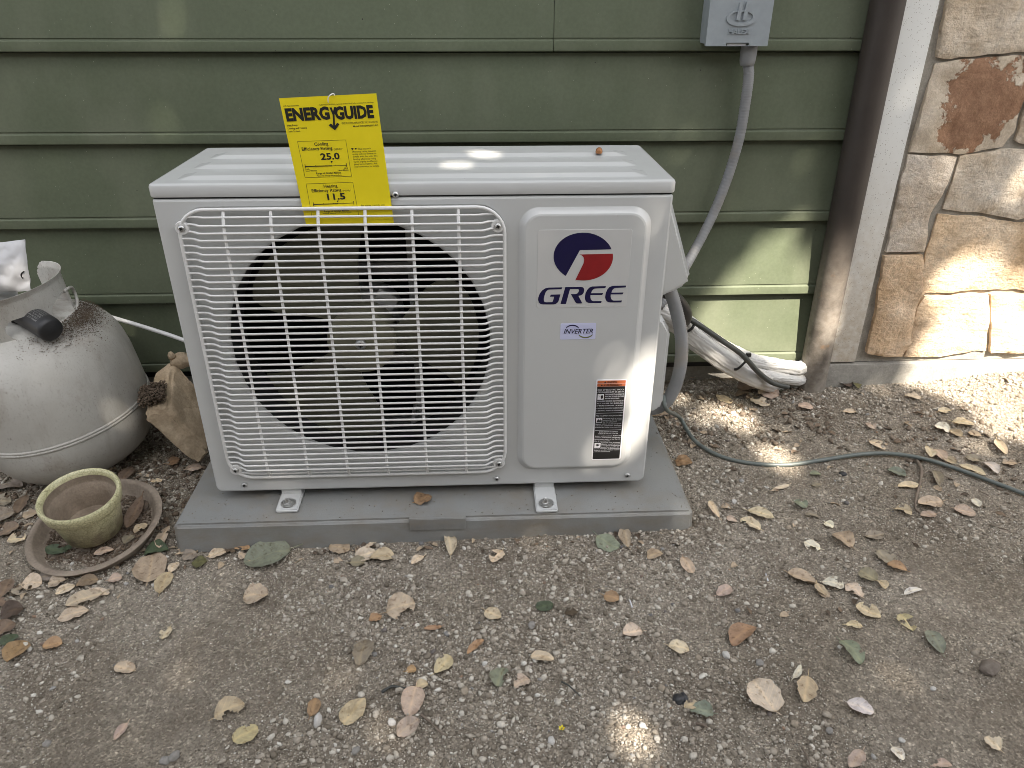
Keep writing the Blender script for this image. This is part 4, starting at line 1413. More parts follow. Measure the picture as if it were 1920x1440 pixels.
# ---------------------------------------------------------------- hoses, wrapped line set, cables beside the unit
lpth = curve_pts([W(1255, 540, .262), W(1266, 575, .255), W(1276, 620, .243), W(1278, 665, .232), W(1270, 712, .222), W(1253, 748, .215), W(1236, 763, .212), W(1215, 768, .21)], 20)
loopc = thing('conduit_loop', 'grey ribbed conduit looping down the right side of the white unit', 'conduit', (lpth[-1].x, lpth[-1].y, lpth[-1].z))
part('conduit_tube', tube(lpth, lambda i: .0138 if i % 2 else .0131, 16), CDT, loopc, 75)
solo('rubber_hose', tube(curve_pts([W(1240, 545, .30), W(1258, 553, .305), W(1275, 568, .315), W(1287, 588, .33), W(1286, 604, .345), W(1276, 612, .36)], 8), .0105, 12, ell=(1.25, .8, (0, 0, 1))), BLACK, 'short black rubber hose bent out from under the upper side cover', 'hose', smooth=180)

def wrapped(P, r, seed, ell=None):
    NS = 72
    P = curve_pts(P, 18)
    V, F = tube(P, lambda i: r * (1 + .05 * noise.noise(Vector((i * .12, seed, 0))) + (.035 if (i // 11) % 2 else 0)), NS, ell=ell)
    V2 = []
    for k, v in enumerate(V):
        i, a = divmod(k, NS)
        c = P[min(i, len(P) - 1)]
        d = (v - c)
        aa = a + i * .12
        f = .09 * noise.noise(Vector((aa * .17, i * .03, seed))) - .09 * max(0, .18 - abs(noise.noise(Vector((aa * .22, i * .02, seed + 4))))) / .18 - .05 * max(0, .2 - abs(noise.noise(Vector((aa * .55, i * .03, seed + 9))))) / .2 + .05 * noise.noise(Vector((a * .3, i * .4, seed)))
        V2.append(v + d * f)
    return V2, F
lset = thing('line_set', 'white tape wrapped refrigerant line bundle running from the unit to the pipe', 'line set', Gp(1440, 715))
part('wrapped_line', wrapped([W(1230, 585, .37), W(1262, 600, .385), W(1300, 634, .40), W(1345, 668, .405), W(1390, 696, .41), W(1425, 712, .415), Gp(1462, 724) + Vector((0, 0, -.004)), Gp(1500, 742) + Vector((0, 0, -.035))], .0200, 1, (1.15, .8, (0, 0, 1))), WTAPE, lset, 60)
part('wrapped_line', wrapped([W(1240, 575, .41), W(1280, 598, .43), W(1330, 634, .445), W(1375, 660, .452), W(1415, 677, .458), W(1460, 686, .468), W(1495, 691, .482), Vector((1.395, .494, W(1500, 692, .482).z)), Vector((1.41, .495, W(1500, 692, .482).z))], .0175, 2), WTAPE, lset, 60)
part('wrapped_line', wrapped([W(1380, 690, .43), W(1420, 700, .435), W(1460, 708, .45), W(1495, 713, .470), Vector((1.395, .490, W(1500, 714, .470).z)), Vector((1.408, .492, W(1500, 714, .470).z))], .0135, 3), WTAPE, lset, 60)
def ziptie(pts):
    part('zip_tie', tube(curve_pts([W(*p) for p in pts], 6), .0024, 6, ell=(1.3, .7, (1, 0, 0))), BLACK, lset, 180)
ziptie([(1301, 600, .40), (1301, 609, .372), (1296, 617, .368), (1286, 622, .378), (1280, 618, .40)])
ziptie([(1404, 664, .43), (1402, 672, .392), (1393, 683, .380), (1382, 692, .384), (1373, 692, .40)])
q = W(1404, 665, .385)
part('zip_tie_head', box(q.x - .006, q.x + .005, q.y - .004, q.y + .004, q.z - .004, q.z + .004, .001), BLACK, lset, 40)
solo('sheathed_cable', tube(curve_pts([W(1278, 592, .385), W(1292, 598, .375), W(1310, 609, .372), W(1350, 636, .376), W(1385, 660, .379), W(1402, 676, .380), W(1417, 693, .384), W(1435, 709, .39), W(1452, 719, .395), W(1478, 726, .40)], 10), .0062, 12), CBLK, 'dark grey cable tied along the top of the white wrapped bundle', 'cable', smooth=180)

g = lambda u, v, h: Gp(u, v) + Vector((0, 0, h))
gc = curve_pts([W(1243, 742, .21), W(1250, 768, .195), g(1272, 804, .030), g(1300, 833, .012), g(1346, 858, .006), g(1405, 872, .005), g(1475, 875, .005), g(1545, 866, .006), g(1610, 857, .007), g(1665, 856, .008), g(1725, 866, .010), g(1790, 884, .008), g(1860, 908, .006), g(1925, 933, .006), g(2050, 985, .006), g(2250, 1050, .006), g(2550, 1090, .006), g(3000, 1060, .006)], 12)
solo('ground_cable', tube(gc, .0046, 12), CABLE, 'thin grey green cable snaking over the dirt from the unit to the right', 'cable', smooth=180)
solo('white_tube', tube(curve_pts([W(120, 566, .478), W(200, 592, .472), W(270, 613, .462), W(345, 638, .45), W(450, 680, .44)], 6), .0048, 12), GRL, 'thin straight white tube sloping from behind the tank to the unit', 'tube', smooth=180)

# ---------------------------------------------------------------- fallen leaves
LC = dict(t=(.44, .35, .255), p=(.56, .47, .355), b=(.19, .14, .10), o=(.34, .225, .135), y=(.45, .38, .245), g=(.075, .10, .062), k=(.215, .235, .18),
          w=(.66, .62, .55), e=(.27, .235, .185), i=(.43, .345, .27), d=(.095, .07, .05), v=(.13, .125, .055))
LEAVES = '''
503 1047 92 46 12 k5|largest leaf, mottled green, lying flat against the front left of the pad
295 1038 46 28 10 g|dark green leaf partly under the big tan leaf beside the saucer
283 1070 50 62 80 i|big pale tan leaf on the dirt between saucer and pad corner
308 1094 40 26 60 t|torn tan leaf overlapping the lower edge of the big pale one by the saucer
326 1066 24 17 60 p|small pale leaf right beside the big tan leaf near the saucer
374 1057 28 20 5 v|small round olive leaf on dirt in front of the left pad corner
408 1042 34 15 12 p|pale narrow leaf touching the pad front between olive and big green leaves
342 1036 22 15 40 i|small crumpled tan leaf against the pad front near its left corner
356 1046 28 18 30 e|grey crumpled leaf against the pad front beside the olive leaf
430 1037 26 12 10 d|dark curled leaf against the pad just left of the big green leaf
452 1029 38 17 -15 o 35|orange brown curled leaf leaning on the pad beside the big green leaf
457 1046 20 15 -40 i|small pinkish leaf just left of the big green leaf
308 1014 46 24 65 i 60|tan leaf propped upright against the left front pad corner
637 1029 38 26 -8 t|tan toothed leaf at the foot of the pad, left of the leaf cluster
697 1023 34 9 40 p|thin pale leaf standing up from the leaf cluster in front of the pad
686 1043 42 22 15 p|pale tan leaf in the middle of the cluster before the pad
718 1049 46 24 5 y|yellow brown leaf at the right of the cluster before the pad
672 1057 30 18 5 e|greyish bitten leaf at the lower left of the cluster before the pad
783 1054 27 13 30 p|small pale leaf on gravel right of the leaf cluster below the pad
844 1026 42 28 -80 p 22|oval pale leaf with a stem leaning against the pad front
932 1048 30 24 50 p|ragged pale leaf on gravel under the middle of the pad
1139 1021 46 28 -28 k|yellowish green veined leaf in front of the right half of the pad
1173 1010 38 23 -80 i|oval tan leaf standing close to the pad right of the veined leaf
1226 1043 30 18 20 t|small triangular tan leaf in front of the right pad end
1337 961 36 16 -60 p 30|curled pale leaf just right of the pad front corner
752 1144 56 46 15 i|big round toothed tan leaf on the open gravel below the pad
704 1162 26 18 20 o|small orange brown leaf just left of the big round toothed leaf
812 1180 33 9 5 o|narrow orange brown leaf lying level right of the big toothed leaf
891 1216 40 14 38 o|narrow chestnut brown leaf beside a twig in the middle gravel
924 1155 31 24 -20 p|plain oval pale leaf between the toothed leaf and the green leaf
1021 1139 33 18 12 g|small dark green leaf on the central gravel
1146 1126 29 23 -15 o|rounded orange tan leaf right of the small green one
1070 1153 24 17 10 d|dark brown star shaped scrap of leaf near the central green leaf
1185 1188 37 24 10 p|smooth pale yellow leaf alone on gravel right of centre
1272 1221 40 25 -8 p|pale leaf at the end of a thin twig right of centre
680 1226 50 37 75 e|greyish tan leaf with a nick standing tall left of the chestnut leaf
832 1250 42 27 45 y|pale yellow leaf below the narrow chestnut leaf
771 1258 20 14 10 o|tiny round brown leaf between the grey tan and pale yellow leaves
1017 1237 45 17 -10 p|pale leaf bitten away along one side in the centre gravel
938 1273 36 33 70 k|grey green leaf lying left of a tan bitten leaf low centre
978 1283 32 26 30 i|tan bitten leaf right beside the grey green leaf low centre
791 1288 24 18 20 y|small yellow leaf on top of the large bitten leaf low centre
773 1318 54 42 75 t|large bitten tan leaf below the small yellow leaf low centre
765 1368 50 34 35 i|pinkish tan pointed leaf under the large bitten one
663 1336 62 38 50 y|yellow leaf with brown rotted edges low left of centre
588 1329 36 24 75 o|orange tan leaf with a white pebble at its lower tip
480 1120 46 36 5 t|round tan leaf alone on smooth dirt below the big green leaf
313 1189 27 18 50 p|small bitten pale leaf alone on the smooth dirt at left
234 1254 36 25 -10 p|pale veined round leaf alone on smooth dirt at lower left
432 1338 62 34 25 t|torn tan leaf with a jagged top edge at lower left
462 1382 54 30 30 y|yellowish leaf with a long stem at the bottom left
228 1373 40 14 50 i|narrow tan leaf slanting alone at the bottom left
34 1227 54 34 50 o|large orange tan leaf at the left edge of the picture
100 1213 37 22 8 o|orange brown oval leaf right of the large one at the left edge
20 1206 34 24 40 g|dark green leaf under the large orange leaf at the left edge
25 1153 46 26 20 d|blackish green oval leaf at the left edge below the saucer
10 1184 44 26 40 b|brown crumpled leaf at the left edge above the orange leaf
140 1157 60 22 18 p|long pale tan leaf at the bottom of the group below the saucer
160 1130 74 24 15 i|long brownish tan leaf with a stem below the saucer
188 1114 34 16 -10 p|pale oval leaf on top of the long tan leaf below the saucer
62 1099 38 24 10 p|tan oval leaf at the left of the row below the saucer
108 1096 34 22 10 i|bent tan leaf in the row below the saucer
124 1110 40 15 25 p|pale wedge shaped leaf second row below the saucer
165 1096 44 18 15 b|dark brown narrow leaf just under the saucer rim
217 1090 26 17 15 i|small tan oval leaf right of the row below the saucer
90 1084 36 20 5 e|grey green leaf tucked under the saucer rim at left
12 1106 40 26 60 b|brown leaf at the left edge level with the saucer bottom
37 1110 32 22 20 e|dusty grey brown leaf left of the tan row below the saucer
8 1135 34 20 -30 b|small dark brown leaf at the left edge above the blackish one
34 1017 32 24 5 p|pale tan leaf half hidden beside the left saucer rim
10 972 44 30 20 e|dusty grey leaf at the left edge below the tank
18 1000 46 20 25 b|brown pointed leaf at the left edge beside the saucer
42 948 36 20 60 b|upright brown leaf under the tank left of the pot
4 944 36 26 10 e|flat grey leaf at the left edge just under the tank
18 914 46 28 -5 e|large dull grey leaf tucked under the tank bottom
58 968 30 14 20 i|thin tan leaf between tank and left saucer rim
326 870 26 14 15 o|orange tan oval leaf on soil in front of the tilted stone block
366 884 30 16 15 i|tan broken leaf at the foot of the tilted stone block
295 907 20 8 5 p|tiny pale leaf on the dark soil behind the saucer
1300 706 28 17 -8 i|rounded tan leaf on dark soil beside the conduit loop
1313 688 44 18 -25 i 25|curled tan leaf on dark soil under the wrapped bundle
1241 776 34 22 25 t|tan leaf on the dirt under the conduit loop beside the pad
1282 870 32 22 -10 o|orange brown ragged leaf close to the right side of the pad
1402 728 40 24 20 b|large brown broken leaf on soil in front of the wrapped bundle
1440 740 40 25 -15 i|round fat tan leaf in front of the pipe and wrapped bundle
1357 751 32 16 -28 y|yellow brown leaf in the shade left of the round fat leaf
1424 757 38 15 -18 p|crumpled pale tan leaf just below the round fat leaf
1391 741 24 12 20 b|brown scrap leaf beside the crumpled pale leaf near the bundle
1462 716 26 14 -15 o|small brown leaf at the end of the tied dark cable
1452 731 26 12 -20 k|greenish scrap under the small brown leaf by the dark cable
1582 723 30 14 -20 d|dark olive leaf against the foundation right of the pipe
1604 725 17 14 -60 v|small olive leaf beside the dark olive one right of the pipe
1555 720 22 13 20 b|brown crumbled leaf at the right foot of the pipe
1509 767 28 13 0 t|faded tan leaf half buried in dirt below the pipe
1592 776 24 9 -5 p|small thin pale leaf on dirt right of the faded tan leaf
1631 802 18 13 -40 i|small bent tan leaf on dirt left of the sunlit patch
1644 836 34 16 -35 p|pale leaf just above the grey green cable midway
1710 749 31 12 -8 p|pale leaf in the sun near the foundation
1770 774 24 10 5 p|narrow pale leaf between sun and shade at right
1765 808 31 22 -15 w|whitish leaf left of the tan oval leaf at upper right
1804 799 40 16 5 p|long tan oval leaf at upper right beside the whitish leaf
1791 816 26 12 -25 t|tan leaf tucked under the long oval leaf at upper right
1826 818 26 13 -10 i|small folded tan leaf right of the whitish one at upper right
1740 853 22 26 -70 p 30|upright pale leaf above the cable at right
1760 857 30 18 -40 t|tan leaf next to the upright pale one above the cable
1780 866 24 14 -30 i|dull tan leaf right above the cable at right
1873 845 32 24 -60 p 30|crumpled upright pale leaf at the right among clods
1824 865 30 14 -20 e|grey tan leaf above the cable at far right
1856 881 36 15 -40 w|grey white curled leaf above the cable at far right
1822 884 54 12 -15 p|long tan leaf lying right along the cable
1892 872 27 13 -5 i|oval tan leaf at the right edge above the cable
1755 899 30 19 -70 e|dusty grey leaf just below the cable near the thick twig
1704 913 45 12 0 p|thin pale leaf lying across the thick twig
1744 947 45 24 5 i|round tan leaf right of the lower end of the thick twig
1693 961 34 17 -15 y|pale yellow leaf left of the lower end of the thick twig
1740 970 30 13 5 i|ragged tan leaf below the round one near the thick twig
1808 961 42 18 -15 i|tan leaf on dirt right of the round leaf near the thick twig
1830 944 20 14 -60 w|small white edged leaf above the tan leaf at far right
1680 890 38 14 -15 k|greenish grey leaf below the cable left of the thick twig
1528 892 22 9 5 k|tiny grey green leaf just below the sagging cable
1500 949 27 17 -20 k|small mottled green leaf on dirt right of the pad
1530 914 17 11 10 e|small tan grey stone coloured leaf under the cable
1466 917 27 8 12 p|thin pale leaf on dirt below the sunlit cable bend
1371 977 21 10 -25 p|tiny pale leaf right of the pad front corner
1425 969 50 17 -12 p|pale tan leaf lying level right of the pad
1406 988 42 19 -30 p|pale oval leaf just below the level one right of the pad
1522 968 26 8 -8 e|thin grey leaf right of the level pale leaf
1522 1025 33 28 -20 w|white and orange mottled round leaf right of the pad
1580 1015 44 24 -35 t|tan leaf with a torn lower edge right of the mottled white leaf
1640 1005 34 20 10 e|dusty grey brown leaf above the pair of split leaves
1554 986 18 12 -30 w|little pale scrap of leaf above the mottled white leaf
1288 1063 34 20 -55 t|tan wedge leaf in front of the right pad corner
1357 1113 29 22 30 i|rounded tan leaf on gravel below the right pad corner
1392 1193 56 36 35 o|bright orange brown leaf on gravel right of centre
1503 1088 58 24 -18 t|large tan leaf at the left of the pale leaf trio
1538 1108 30 18 -55 i|orange and white broken leaf in the middle of the pale leaf trio
1561 1098 42 20 -12 w|bluish white leaf at the right of the pale leaf trio
1627 1083 38 22 -30 e|grey tan crumpled leaf above the oval yellow one at right
1652 1100 22 15 -45 p|small pale leaf touching the grey tan crumpled leaf
1601 1109 38 24 -40 p|smooth oval yellowish leaf right of the pale trio
1660 1048 40 22 -35 e|grey brown leaf overlapping the orange one at right
1681 1067 40 15 -20 o|orange tan split leaf under the grey brown leaf at right
1710 1114 34 12 15 w|white arched leaf alone on smooth dirt at right
1627 1150 52 22 -22 p|pale pinched leaf on dirt below the oval yellowish leaf
1600 1176 32 12 -8 p|pale orange leaf below the pinched leaf at right
1698 1170 38 27 -50 y|yellow tan oval leaf with clear veins at right
1753 1206 50 28 -60 k|folded grey green leaf on smooth dirt at far right
1595 1226 58 28 -45 k|pale grey green curled leaf right of the orange brown leaf
1430 1310 70 52 -50 p|biggest pale leaf with a folded top low right
1510 1296 46 40 80 t|round tan leaf with gravel on it right of the biggest pale leaf
1297 1327 31 20 8 y|small yellow leaf over a grey one low right of centre
1315 1339 44 28 -10 k|grey green lobed leaf under the small yellow one
1612 1330 54 26 -20 w|white leaf with a brown tip low right
1495 1262 26 14 60 w|small white scrap of leaf above the round tan leaf
1860 1398 38 24 -40 p|pale torn leaf in the lower right corner
1605 1426 38 32 50 i|tan leaf cut by the bottom edge at right
1682 1417 32 18 -50 w|two tone curled scrap of leaf by the bottom edge at right
1765 1437 36 16 5 i|tan leaf cut by the bottom edge near the right corner
1440 1301 0 0 0 t|skip
'''
def leaf_mesh(L, Wd, seed, lobed=0.0, curl=1.0):
    nu, nv = 16, 7
    r = random.Random(seed)
    pw = r.uniform(.46, .66)
    tip = r.uniform(0, .55)
    sk = r.uniform(.9, 1.25)
    bend = r.uniform(-.10, .10)
    c1, c2 = r.uniform(.08, .5) * curl, r.uniform(-.03, .12) * curl
    tw = r.uniform(-.5, .5) * curl
    sd2 = r.uniform(0, 50)
    V, F = [], []
    for i in range(nu + 1):
        u = .5 - .5 * math.cos(math.pi * i / nu)
        us = u ** sk
        base = max(0.0, 1 - abs(2 * us - 1) ** 2.15) ** pw * (1 - tip * max(0, us - .55)) if 0 < i < nu else 0
        for j in range(nv + 1):
            v = 2 * j / nv - 1
            edge = 1 + .13 * noise.noise(Vector((u * 7, sd2, v))) + .05 * noise.noise(Vector((u * 19, sd2 + 3, v)))
            h = Wd / 2 * base * (1 + (edge - 1) * abs(v) ** 2)
            if lobed: h *= 1 + lobed * math.sin(u * 19 + (2 if v > 0 else 0)) * abs(v)
            x = L * (u - .5)
            y = v * h + bend * L * ((2 * u - 1) ** 2 - .5)
            z = c1 * Wd * v * v * base * .4 + c2 * L * (1 - (2 * u - 1) ** 2) + tw * v * h * (u - .5)
            z += .10 * Wd * noise.noise(Vector((u * 3, v * 2, seed * 1.7))) + .035 * Wd * noise.noise(Vector((u * 9, v * 5, seed)))
            V.append(Vector((x, y, z)))
    w = nv + 1
    bites = []
    for _ in range(r.choice((0, 0, 0, 1, 1, 2))):
        uu = r.uniform(.15, .9)
        bites.append((L * (uu - .5), r.choice((-1, 1)) * Wd / 2 * r.uniform(.55, 1.05), Wd * r.uniform(.12, .26)))
    for i in range(nu):
        for j in range(nv):
            q = (i * w + j, (i + 1) * w + j, (i + 1) * w + j + 1, i * w + j + 1)
            c = sum((V[k] for k in q), Vector()) / 4
            if any((c.x - a) ** 2 + (c.y - b) ** 2 < d * d for a, b, d in bites): continue
            F.append(q)
    if r.random() < .75:
        s = tube([V[w * 1 + nv // 2].lerp(V[w + nv // 2 + 1], .5), Vector((-L * .56, bend * L * .55, .0012)), Vector((-L * r.uniform(.62, .78), bend * L * .9, .002))], max(.0006, L * .014), 5)
        V, F = join((V, F), s)
        V = [Vector(v) for v in V]
    mz = min(v.z for v in V)
    return [v - Vector((0, 0, mz)) for v in V], F

def put_leaf(u, v, ln, wd, ang, code, tilt, label, seed, group=None, P=None):
    a = D(ang)
    if P is None: f = Gp
    else: f = P
    c = f(u, v)
    e1 = f(u + ln / 2 * math.cos(a), v - ln / 2 * math.sin(a)) - f(u - ln / 2 * math.cos(a), v + ln / 2 * math.sin(a))
    e2 = f(u - wd / 2 * math.sin(a), v - wd / 2 * math.cos(a)) - f(u + wd / 2 * math.sin(a), v + wd / 2 * math.cos(a))
    d = e1.normalized()
    L = e1.length
    wd_m = abs((e2 - d * e2.dot(d)).length)
    wd_m = min(wd_m, L * 1.15)
    r = random.Random(seed * 31)
    flip = r.random() < .5
    if flip: d = -d
    n = Vector((r.uniform(-.12, .12), r.uniform(-.16, .06), 1)).normalized()
    if tilt:
        n = Vector((0, -math.sin(D(tilt)), math.cos(D(tilt))))
    d = (d - n * d.dot(n)).normalized() if not tilt else d
    if tilt:
        n = (n - d * n.dot(d)).normalized()
        wd_m = min(L, wd_m) * .8
    y = n.cross(d)
    VF = leaf_mesh(L, wd_m, seed, .08 if r.random() < .3 else 0, 1.0)
    me = mk('leaf', VF[0], VF[1], LEAF, 180)
    o = link('leaf', me)
    z0 = (gh(c.x, c.y) + .0024 if P is None else c.z) + .0012
    if tilt: z0 += .3 * wd_m * math.sin(D(tilt))
    o.matrix_world = Matrix(((d.x, y.x, n.x, c.x), (d.y, y.y, n.y, c.y), (d.z, y.z, n.z, z0), (0, 0, 0, 1)))
    col = LC[code[0]]
    k = r.uniform(.86, 1.12)
    o.color = (col[0] * k, col[1] * k * r.uniform(.96, 1.03), col[2] * k * r.uniform(.9, 1.08), 1)
    tag(o, label, 'leaf', group or 'fallen leaves lying on the dirt')
    return o
for k, line in enumerate(LEAVES.strip().splitlines()):
    nums, label = line.split('|')
    f = nums.split()
    if float(f[2]) == 0: continue
    put_leaf(*(float(q) for q in f[:5]), f[5], float(f[6]) if len(f) > 6 else 0, label, k + 1)
onpad = lambda u, v: Z(u, v, .0008)
put_leaf(793, 938, 33, 28, 20, 'o', 0, 'round orange tan leaf lying on the pad under the unit front', 301, P=onpad)
def onsau(u, v):
    P = Vector(CAM); d = Vector(ray(u, v)); n = SM.to_3x3() @ Vector((0, 0, 1)); c = SM @ Vector((0, 0, -.019))
    return P + d * ((c - P).dot(n) / d.dot(n))
put_leaf(104, 1033, 34, 22, -10, 'g', 0, 'dark green leaf in the saucer left of the tilted pot', 302, P=onsau)
put_leaf(128, 1030, 16, 12, 20, 'g', 0, 'small dark green leaf piece in the saucer touching the pot', 303, P=onsau)
put_leaf(195, 1036, 38, 15, 12, 't', 0, 'tan ragged leaf in the saucer against the front of the pot', 304, P=onsau)
put_leaf(264, 992, 30, 14, 40, 'y', 0, 'yellow leaf inside the saucer by its right rim', 305, P=onsau)
put_leaf(241, 1012, 24, 16, 50, 'e', 0, 'grey leaf inside the saucer right of the pot base', 306, P=onsau)
o = put_leaf(255, 968, 66, 30, 65, 'b', 66, 'large brown crumpled leaf standing upright in the saucer behind the pot', 307, P=onsau)
put_leaf(262, 955, 40, 24, 20, 'd', 20, 'dark rotting leaf at the foot of the upright one in the saucer', 308, P=onsau)
put_leaf(240, 898, 30, 22, 50, 'b', 50, 'brown curled leaf just behind the pot against the tank', 309)

# scraps of dry leaf too small to tell apart
regs = [(-.36, -.05, .04, .30, 70), (.0, .95, -.05, .0, 34), (1.02, 1.40, .22, .46, 60), (1.45, 2.1, .05, .45, 60), (.95, 1.9, -.25, .2, 40), (-.35, .0, -.12, .02, 30)]
k = 0
scr = []
for x0, x1, y0, y1, n in regs:
    for _ in range(n):
        x, y = rng.uniform(x0, x1), rng.uniform(y0, y1)
        L = rng.uniform(.007, .022)
        VF = leaf_mesh(L, L * rng.uniform(.4, .8), 900 + k, 0, 1.6)
        a = rng.uniform(0, 6.28)
        M = Matrix.Translation((x, y, gh(x, y) + .0012)) @ Matrix.Rotation(a, 4, 'Z') @ Matrix.Rotation(rng.uniform(-.5, .5), 4, 'X')
        scr.append(([M @ v for v in VF[0]], VF[1]))
        k += 1
for c, sel in (('b', slice(0, None, 3)), ('t', slice(1, None, 3)), ('d', slice(2, None, 3))):
    o = link('leaf_litter', mk('leaf_litter', *join(*scr[sel]), LEAF, 180), kind='stuff')
    o.color = (*LC[c], 1)
P, R = [], []
for _ in range(600):
    e = rng.uniform()
    x = rng.uniform(.01, .98)
    y = .012 + .07 * rng.uniform() ** 2 if e < .6 else rng.uniform(.01, .44)
    if e > .8: x = .985 - .09 * rng.uniform() ** 2
    P.append((x, y, .0004)); R.append(.0004 + .0014 * rng.uniform() ** 4)
scatter('pad_grit', np.array(P), np.array(R), CLOD, True, .6)
# dark clods along the house and under the tank
P, R = [], []
for x0, x1, y0, y1, n in ((1.0, 1.42, .26, .5, 900), (1.5, 2.1, .05, .3, 700)):
    for _ in range(n):
        x, y = rng.uniform(x0, x1), rng.uniform(y0, y1)
        if noise.noise(Vector((x * 9, y * 9, 2))) < -.05: continue
        r_ = .0015 + .0065 * rng.uniform() ** 3
        P.append((x, y, gh(x, y) + r_ * .3)); R.append(r_)
scatter('soil_clods', np.array(P), np.array(R), CLOD, False, .7)

P, R = [], []
for _ in range(2600):
    x, y = rng.uniform(-.55, .0), rng.uniform(.06, .50)
    r_ = .001 + .0060 * rng.uniform() ** 3.2
    P.append((x, y, gh(x, y) + r_ * .3)); R.append(r_)
scatter('dark_soil', np.array(P), np.array(R), SOIL, False, .6)  # damp dark soil round tank and block, with shade put into its colour

# ---------------------------------------------------------------- twigs
def twig(pts, r, label, mat=BARK, h=.0042):
    P = [Gp(u, v) for u, v in pts]
    P = [Vector((p.x, p.y, gh(p.x, p.y) + h + (.002 if i % 2 else 0))) for i, p in enumerate(P)]
    P = curve_pts(P, 5)
    n = len(P)
    solo('twig', tube(P, lambda i: r * (1.15 - .55 * i / n) * (1 + .25 * noise.noise(Vector((i * .9, r * 900, 0)))), 7), mat, label, 'twig', 'twigs lying on the dirt', smooth=180)
twig([(1718, 866), (1726, 884), (1725, 905), (1716, 940), (1716, 955), (1722, 963)], .0028, 'thick pale twig on dirt hanging down from the grey green cable')
twig([(716, 1300), (735, 1291), (757, 1292), (776, 1296)], .0022, 'dark curved twig ending at the large bitten leaf low centre', CBLK)
twig([(790, 1343), (806, 1358), (822, 1372), (838, 1386)], .0019, 'straight pale twig slanting below the large bitten leaf', BARK)
twig([(1053, 1281), (1068, 1291), (1088, 1309)], .0013, 'short dark twig on gravel right of the tan bitten leaf', CBLK)
twig([(1206, 1190), (1222, 1207), (1240, 1227)], .001, 'hair thin twig running to the pale leaf right of centre')
twig([(1504, 1404), (1512, 1422), (1520, 1442)], .0016, 'thin pale twig cut by the bottom edge of the picture')
twig([(1590, 1248), (1596, 1258), (1602, 1268)], .001, 'tiny dark twig below the grey green curled leaf')
twig([(1870, 990), (1884, 995), (1900, 1001)], .0013, 'thin pale twig at the far right below the cable')
twig([(1834, 921), (1848, 930), (1862, 938)], .0009, 'very thin pale stalk just below the cable at far right')
twig([(887, 1206), (892, 1198), (899, 1192)], .0008, 'tiny dark stalk beside the narrow chestnut leaf')
twig([(1325, 690), (1338, 700), (1352, 718), (1368, 728)], .0011, 'dark thin twig on soil under the wrapped bundle', CBLK)
twig([(300, 668), (312, 673), (322, 678)], .0006, 'fine dry stalk by the peak of the tilted block') if False else None
twig([(1305, 1360), (1315, 1364), (1326, 1368)], .0022, 'stubby brown twig below the grey green lobed leaf')

# ---------------------------------------------------------------- stones big enough to single out
def stone(u, v, du, dv, c, label, seed):
    p = Gp(u, v)
    rx = (Gp(u + du / 2, v) - Gp(u - du / 2, v)).length / 2
    ry = rx * dv / du * 1.1
    z = gh(p.x, p.y)
    m = STONEM[c]
    solo('pebble', pebble_vf((p.x, p.y, z + ry * .35), rx, ry * 1.15, ry * .8, seed, rng.uniform(-.5, .5)), m, label, 'stone', 'pebbles on the dirt', smooth=50)
STONEM = dict(w=m_clay('pale quartz', (.50, .48, .45), (.66, .64, .61), .7), g=m_clay('grey pebble', (.24, .225, .205), (.36, .345, .32), .8), d=plain('charcoal', (.03, .031, .034), .5, 0, .3, 80), b=m_clay('brown stone', (.13, .105, .085), (.27, .235, .2), .85), t=m_clay('tan pebble', (.30, .25, .19), (.42, .365, .29), .85))
for i, (u, v, a, b, c, l) in enumerate([
    (1856, 1254, 46, 24, 'b', 'largest loose stone, brown and angular, far right on smooth dirt'),
    (1272, 1314, 22, 18, 'd', 'black chip of charcoal beside the small yellow leaf'),
    (596, 1354, 14, 24, 'w', 'white stone touching the tip of the orange tan leaf'),
    (310, 1427, 19, 14, 'g', 'left one of two grey stones by the bottom edge at left'),
    (327, 1420, 15, 19, 'g', 'right one of two grey stones by the bottom edge at left'),
    (89, 1396, 14, 12, 'g', 'single grey stone on smooth dirt in the lower left corner'),
    (668, 1410, 13, 14, 'g', 'bluish grey stone near the bottom left of centre'),
    (735, 1355, 14, 14, 'w', 'pale stone left of the pinkish pointed leaf'),
    (871, 1297, 14, 15, 't', 'tan stone right of the dark curved twig'),
    (1034, 1390, 13, 14, 'w', 'pale stone alone near the bottom centre'),
    (1204, 1363, 14, 11, 'w', 'white stone at the top of the bottom sunlit spot'),
    (1240, 1292, 14, 12, 't', 'tan stone above the black charcoal chip'),
    (1282, 1310, 13, 16, 'd', 'dark bluish stone behind the charcoal chip'),
    (997, 1174, 13, 14, 'g', 'grey stone under the small dark green leaf'),
    (909, 1246, 11, 8, 'w', 'small bluish white stone right of the pale yellow leaf'),
    (1478, 990, 10, 9, 't', 'small tan stone below the mottled green leaf right of the pad'),
    (1376, 942, 9, 9, 'w', 'small pale stone right of the pad side'),
    (1750, 1290, 12, 8, 'w', 'pale flat stone on smooth dirt left of the large brown stone'),
    (1580, 890, 14, 10, 'd', 'dark clod below the cable near its middle'),
    (1309, 1234, 13, 10, 't', 'tan stone beside the pale leaf right of centre'),
    (1425, 1242, 15, 12, 'g', 'grey brown stone above the biggest pale leaf'),
    (1361, 1229, 13, 13, 'w', 'light stone below the orange brown leaf'),
    (1555, 1370, 15, 12, 'g', 'grey stone in the gravel patch low right'),
    (1490, 1357, 14, 11, 't', 'tan stone in the gravel patch below the biggest pale leaf'),
    (1690, 1390, 12, 9, 'w', 'pale stone above the curled scrap at the bottom right')]):
    stone(u, v, a, b, c, l, i + 3)
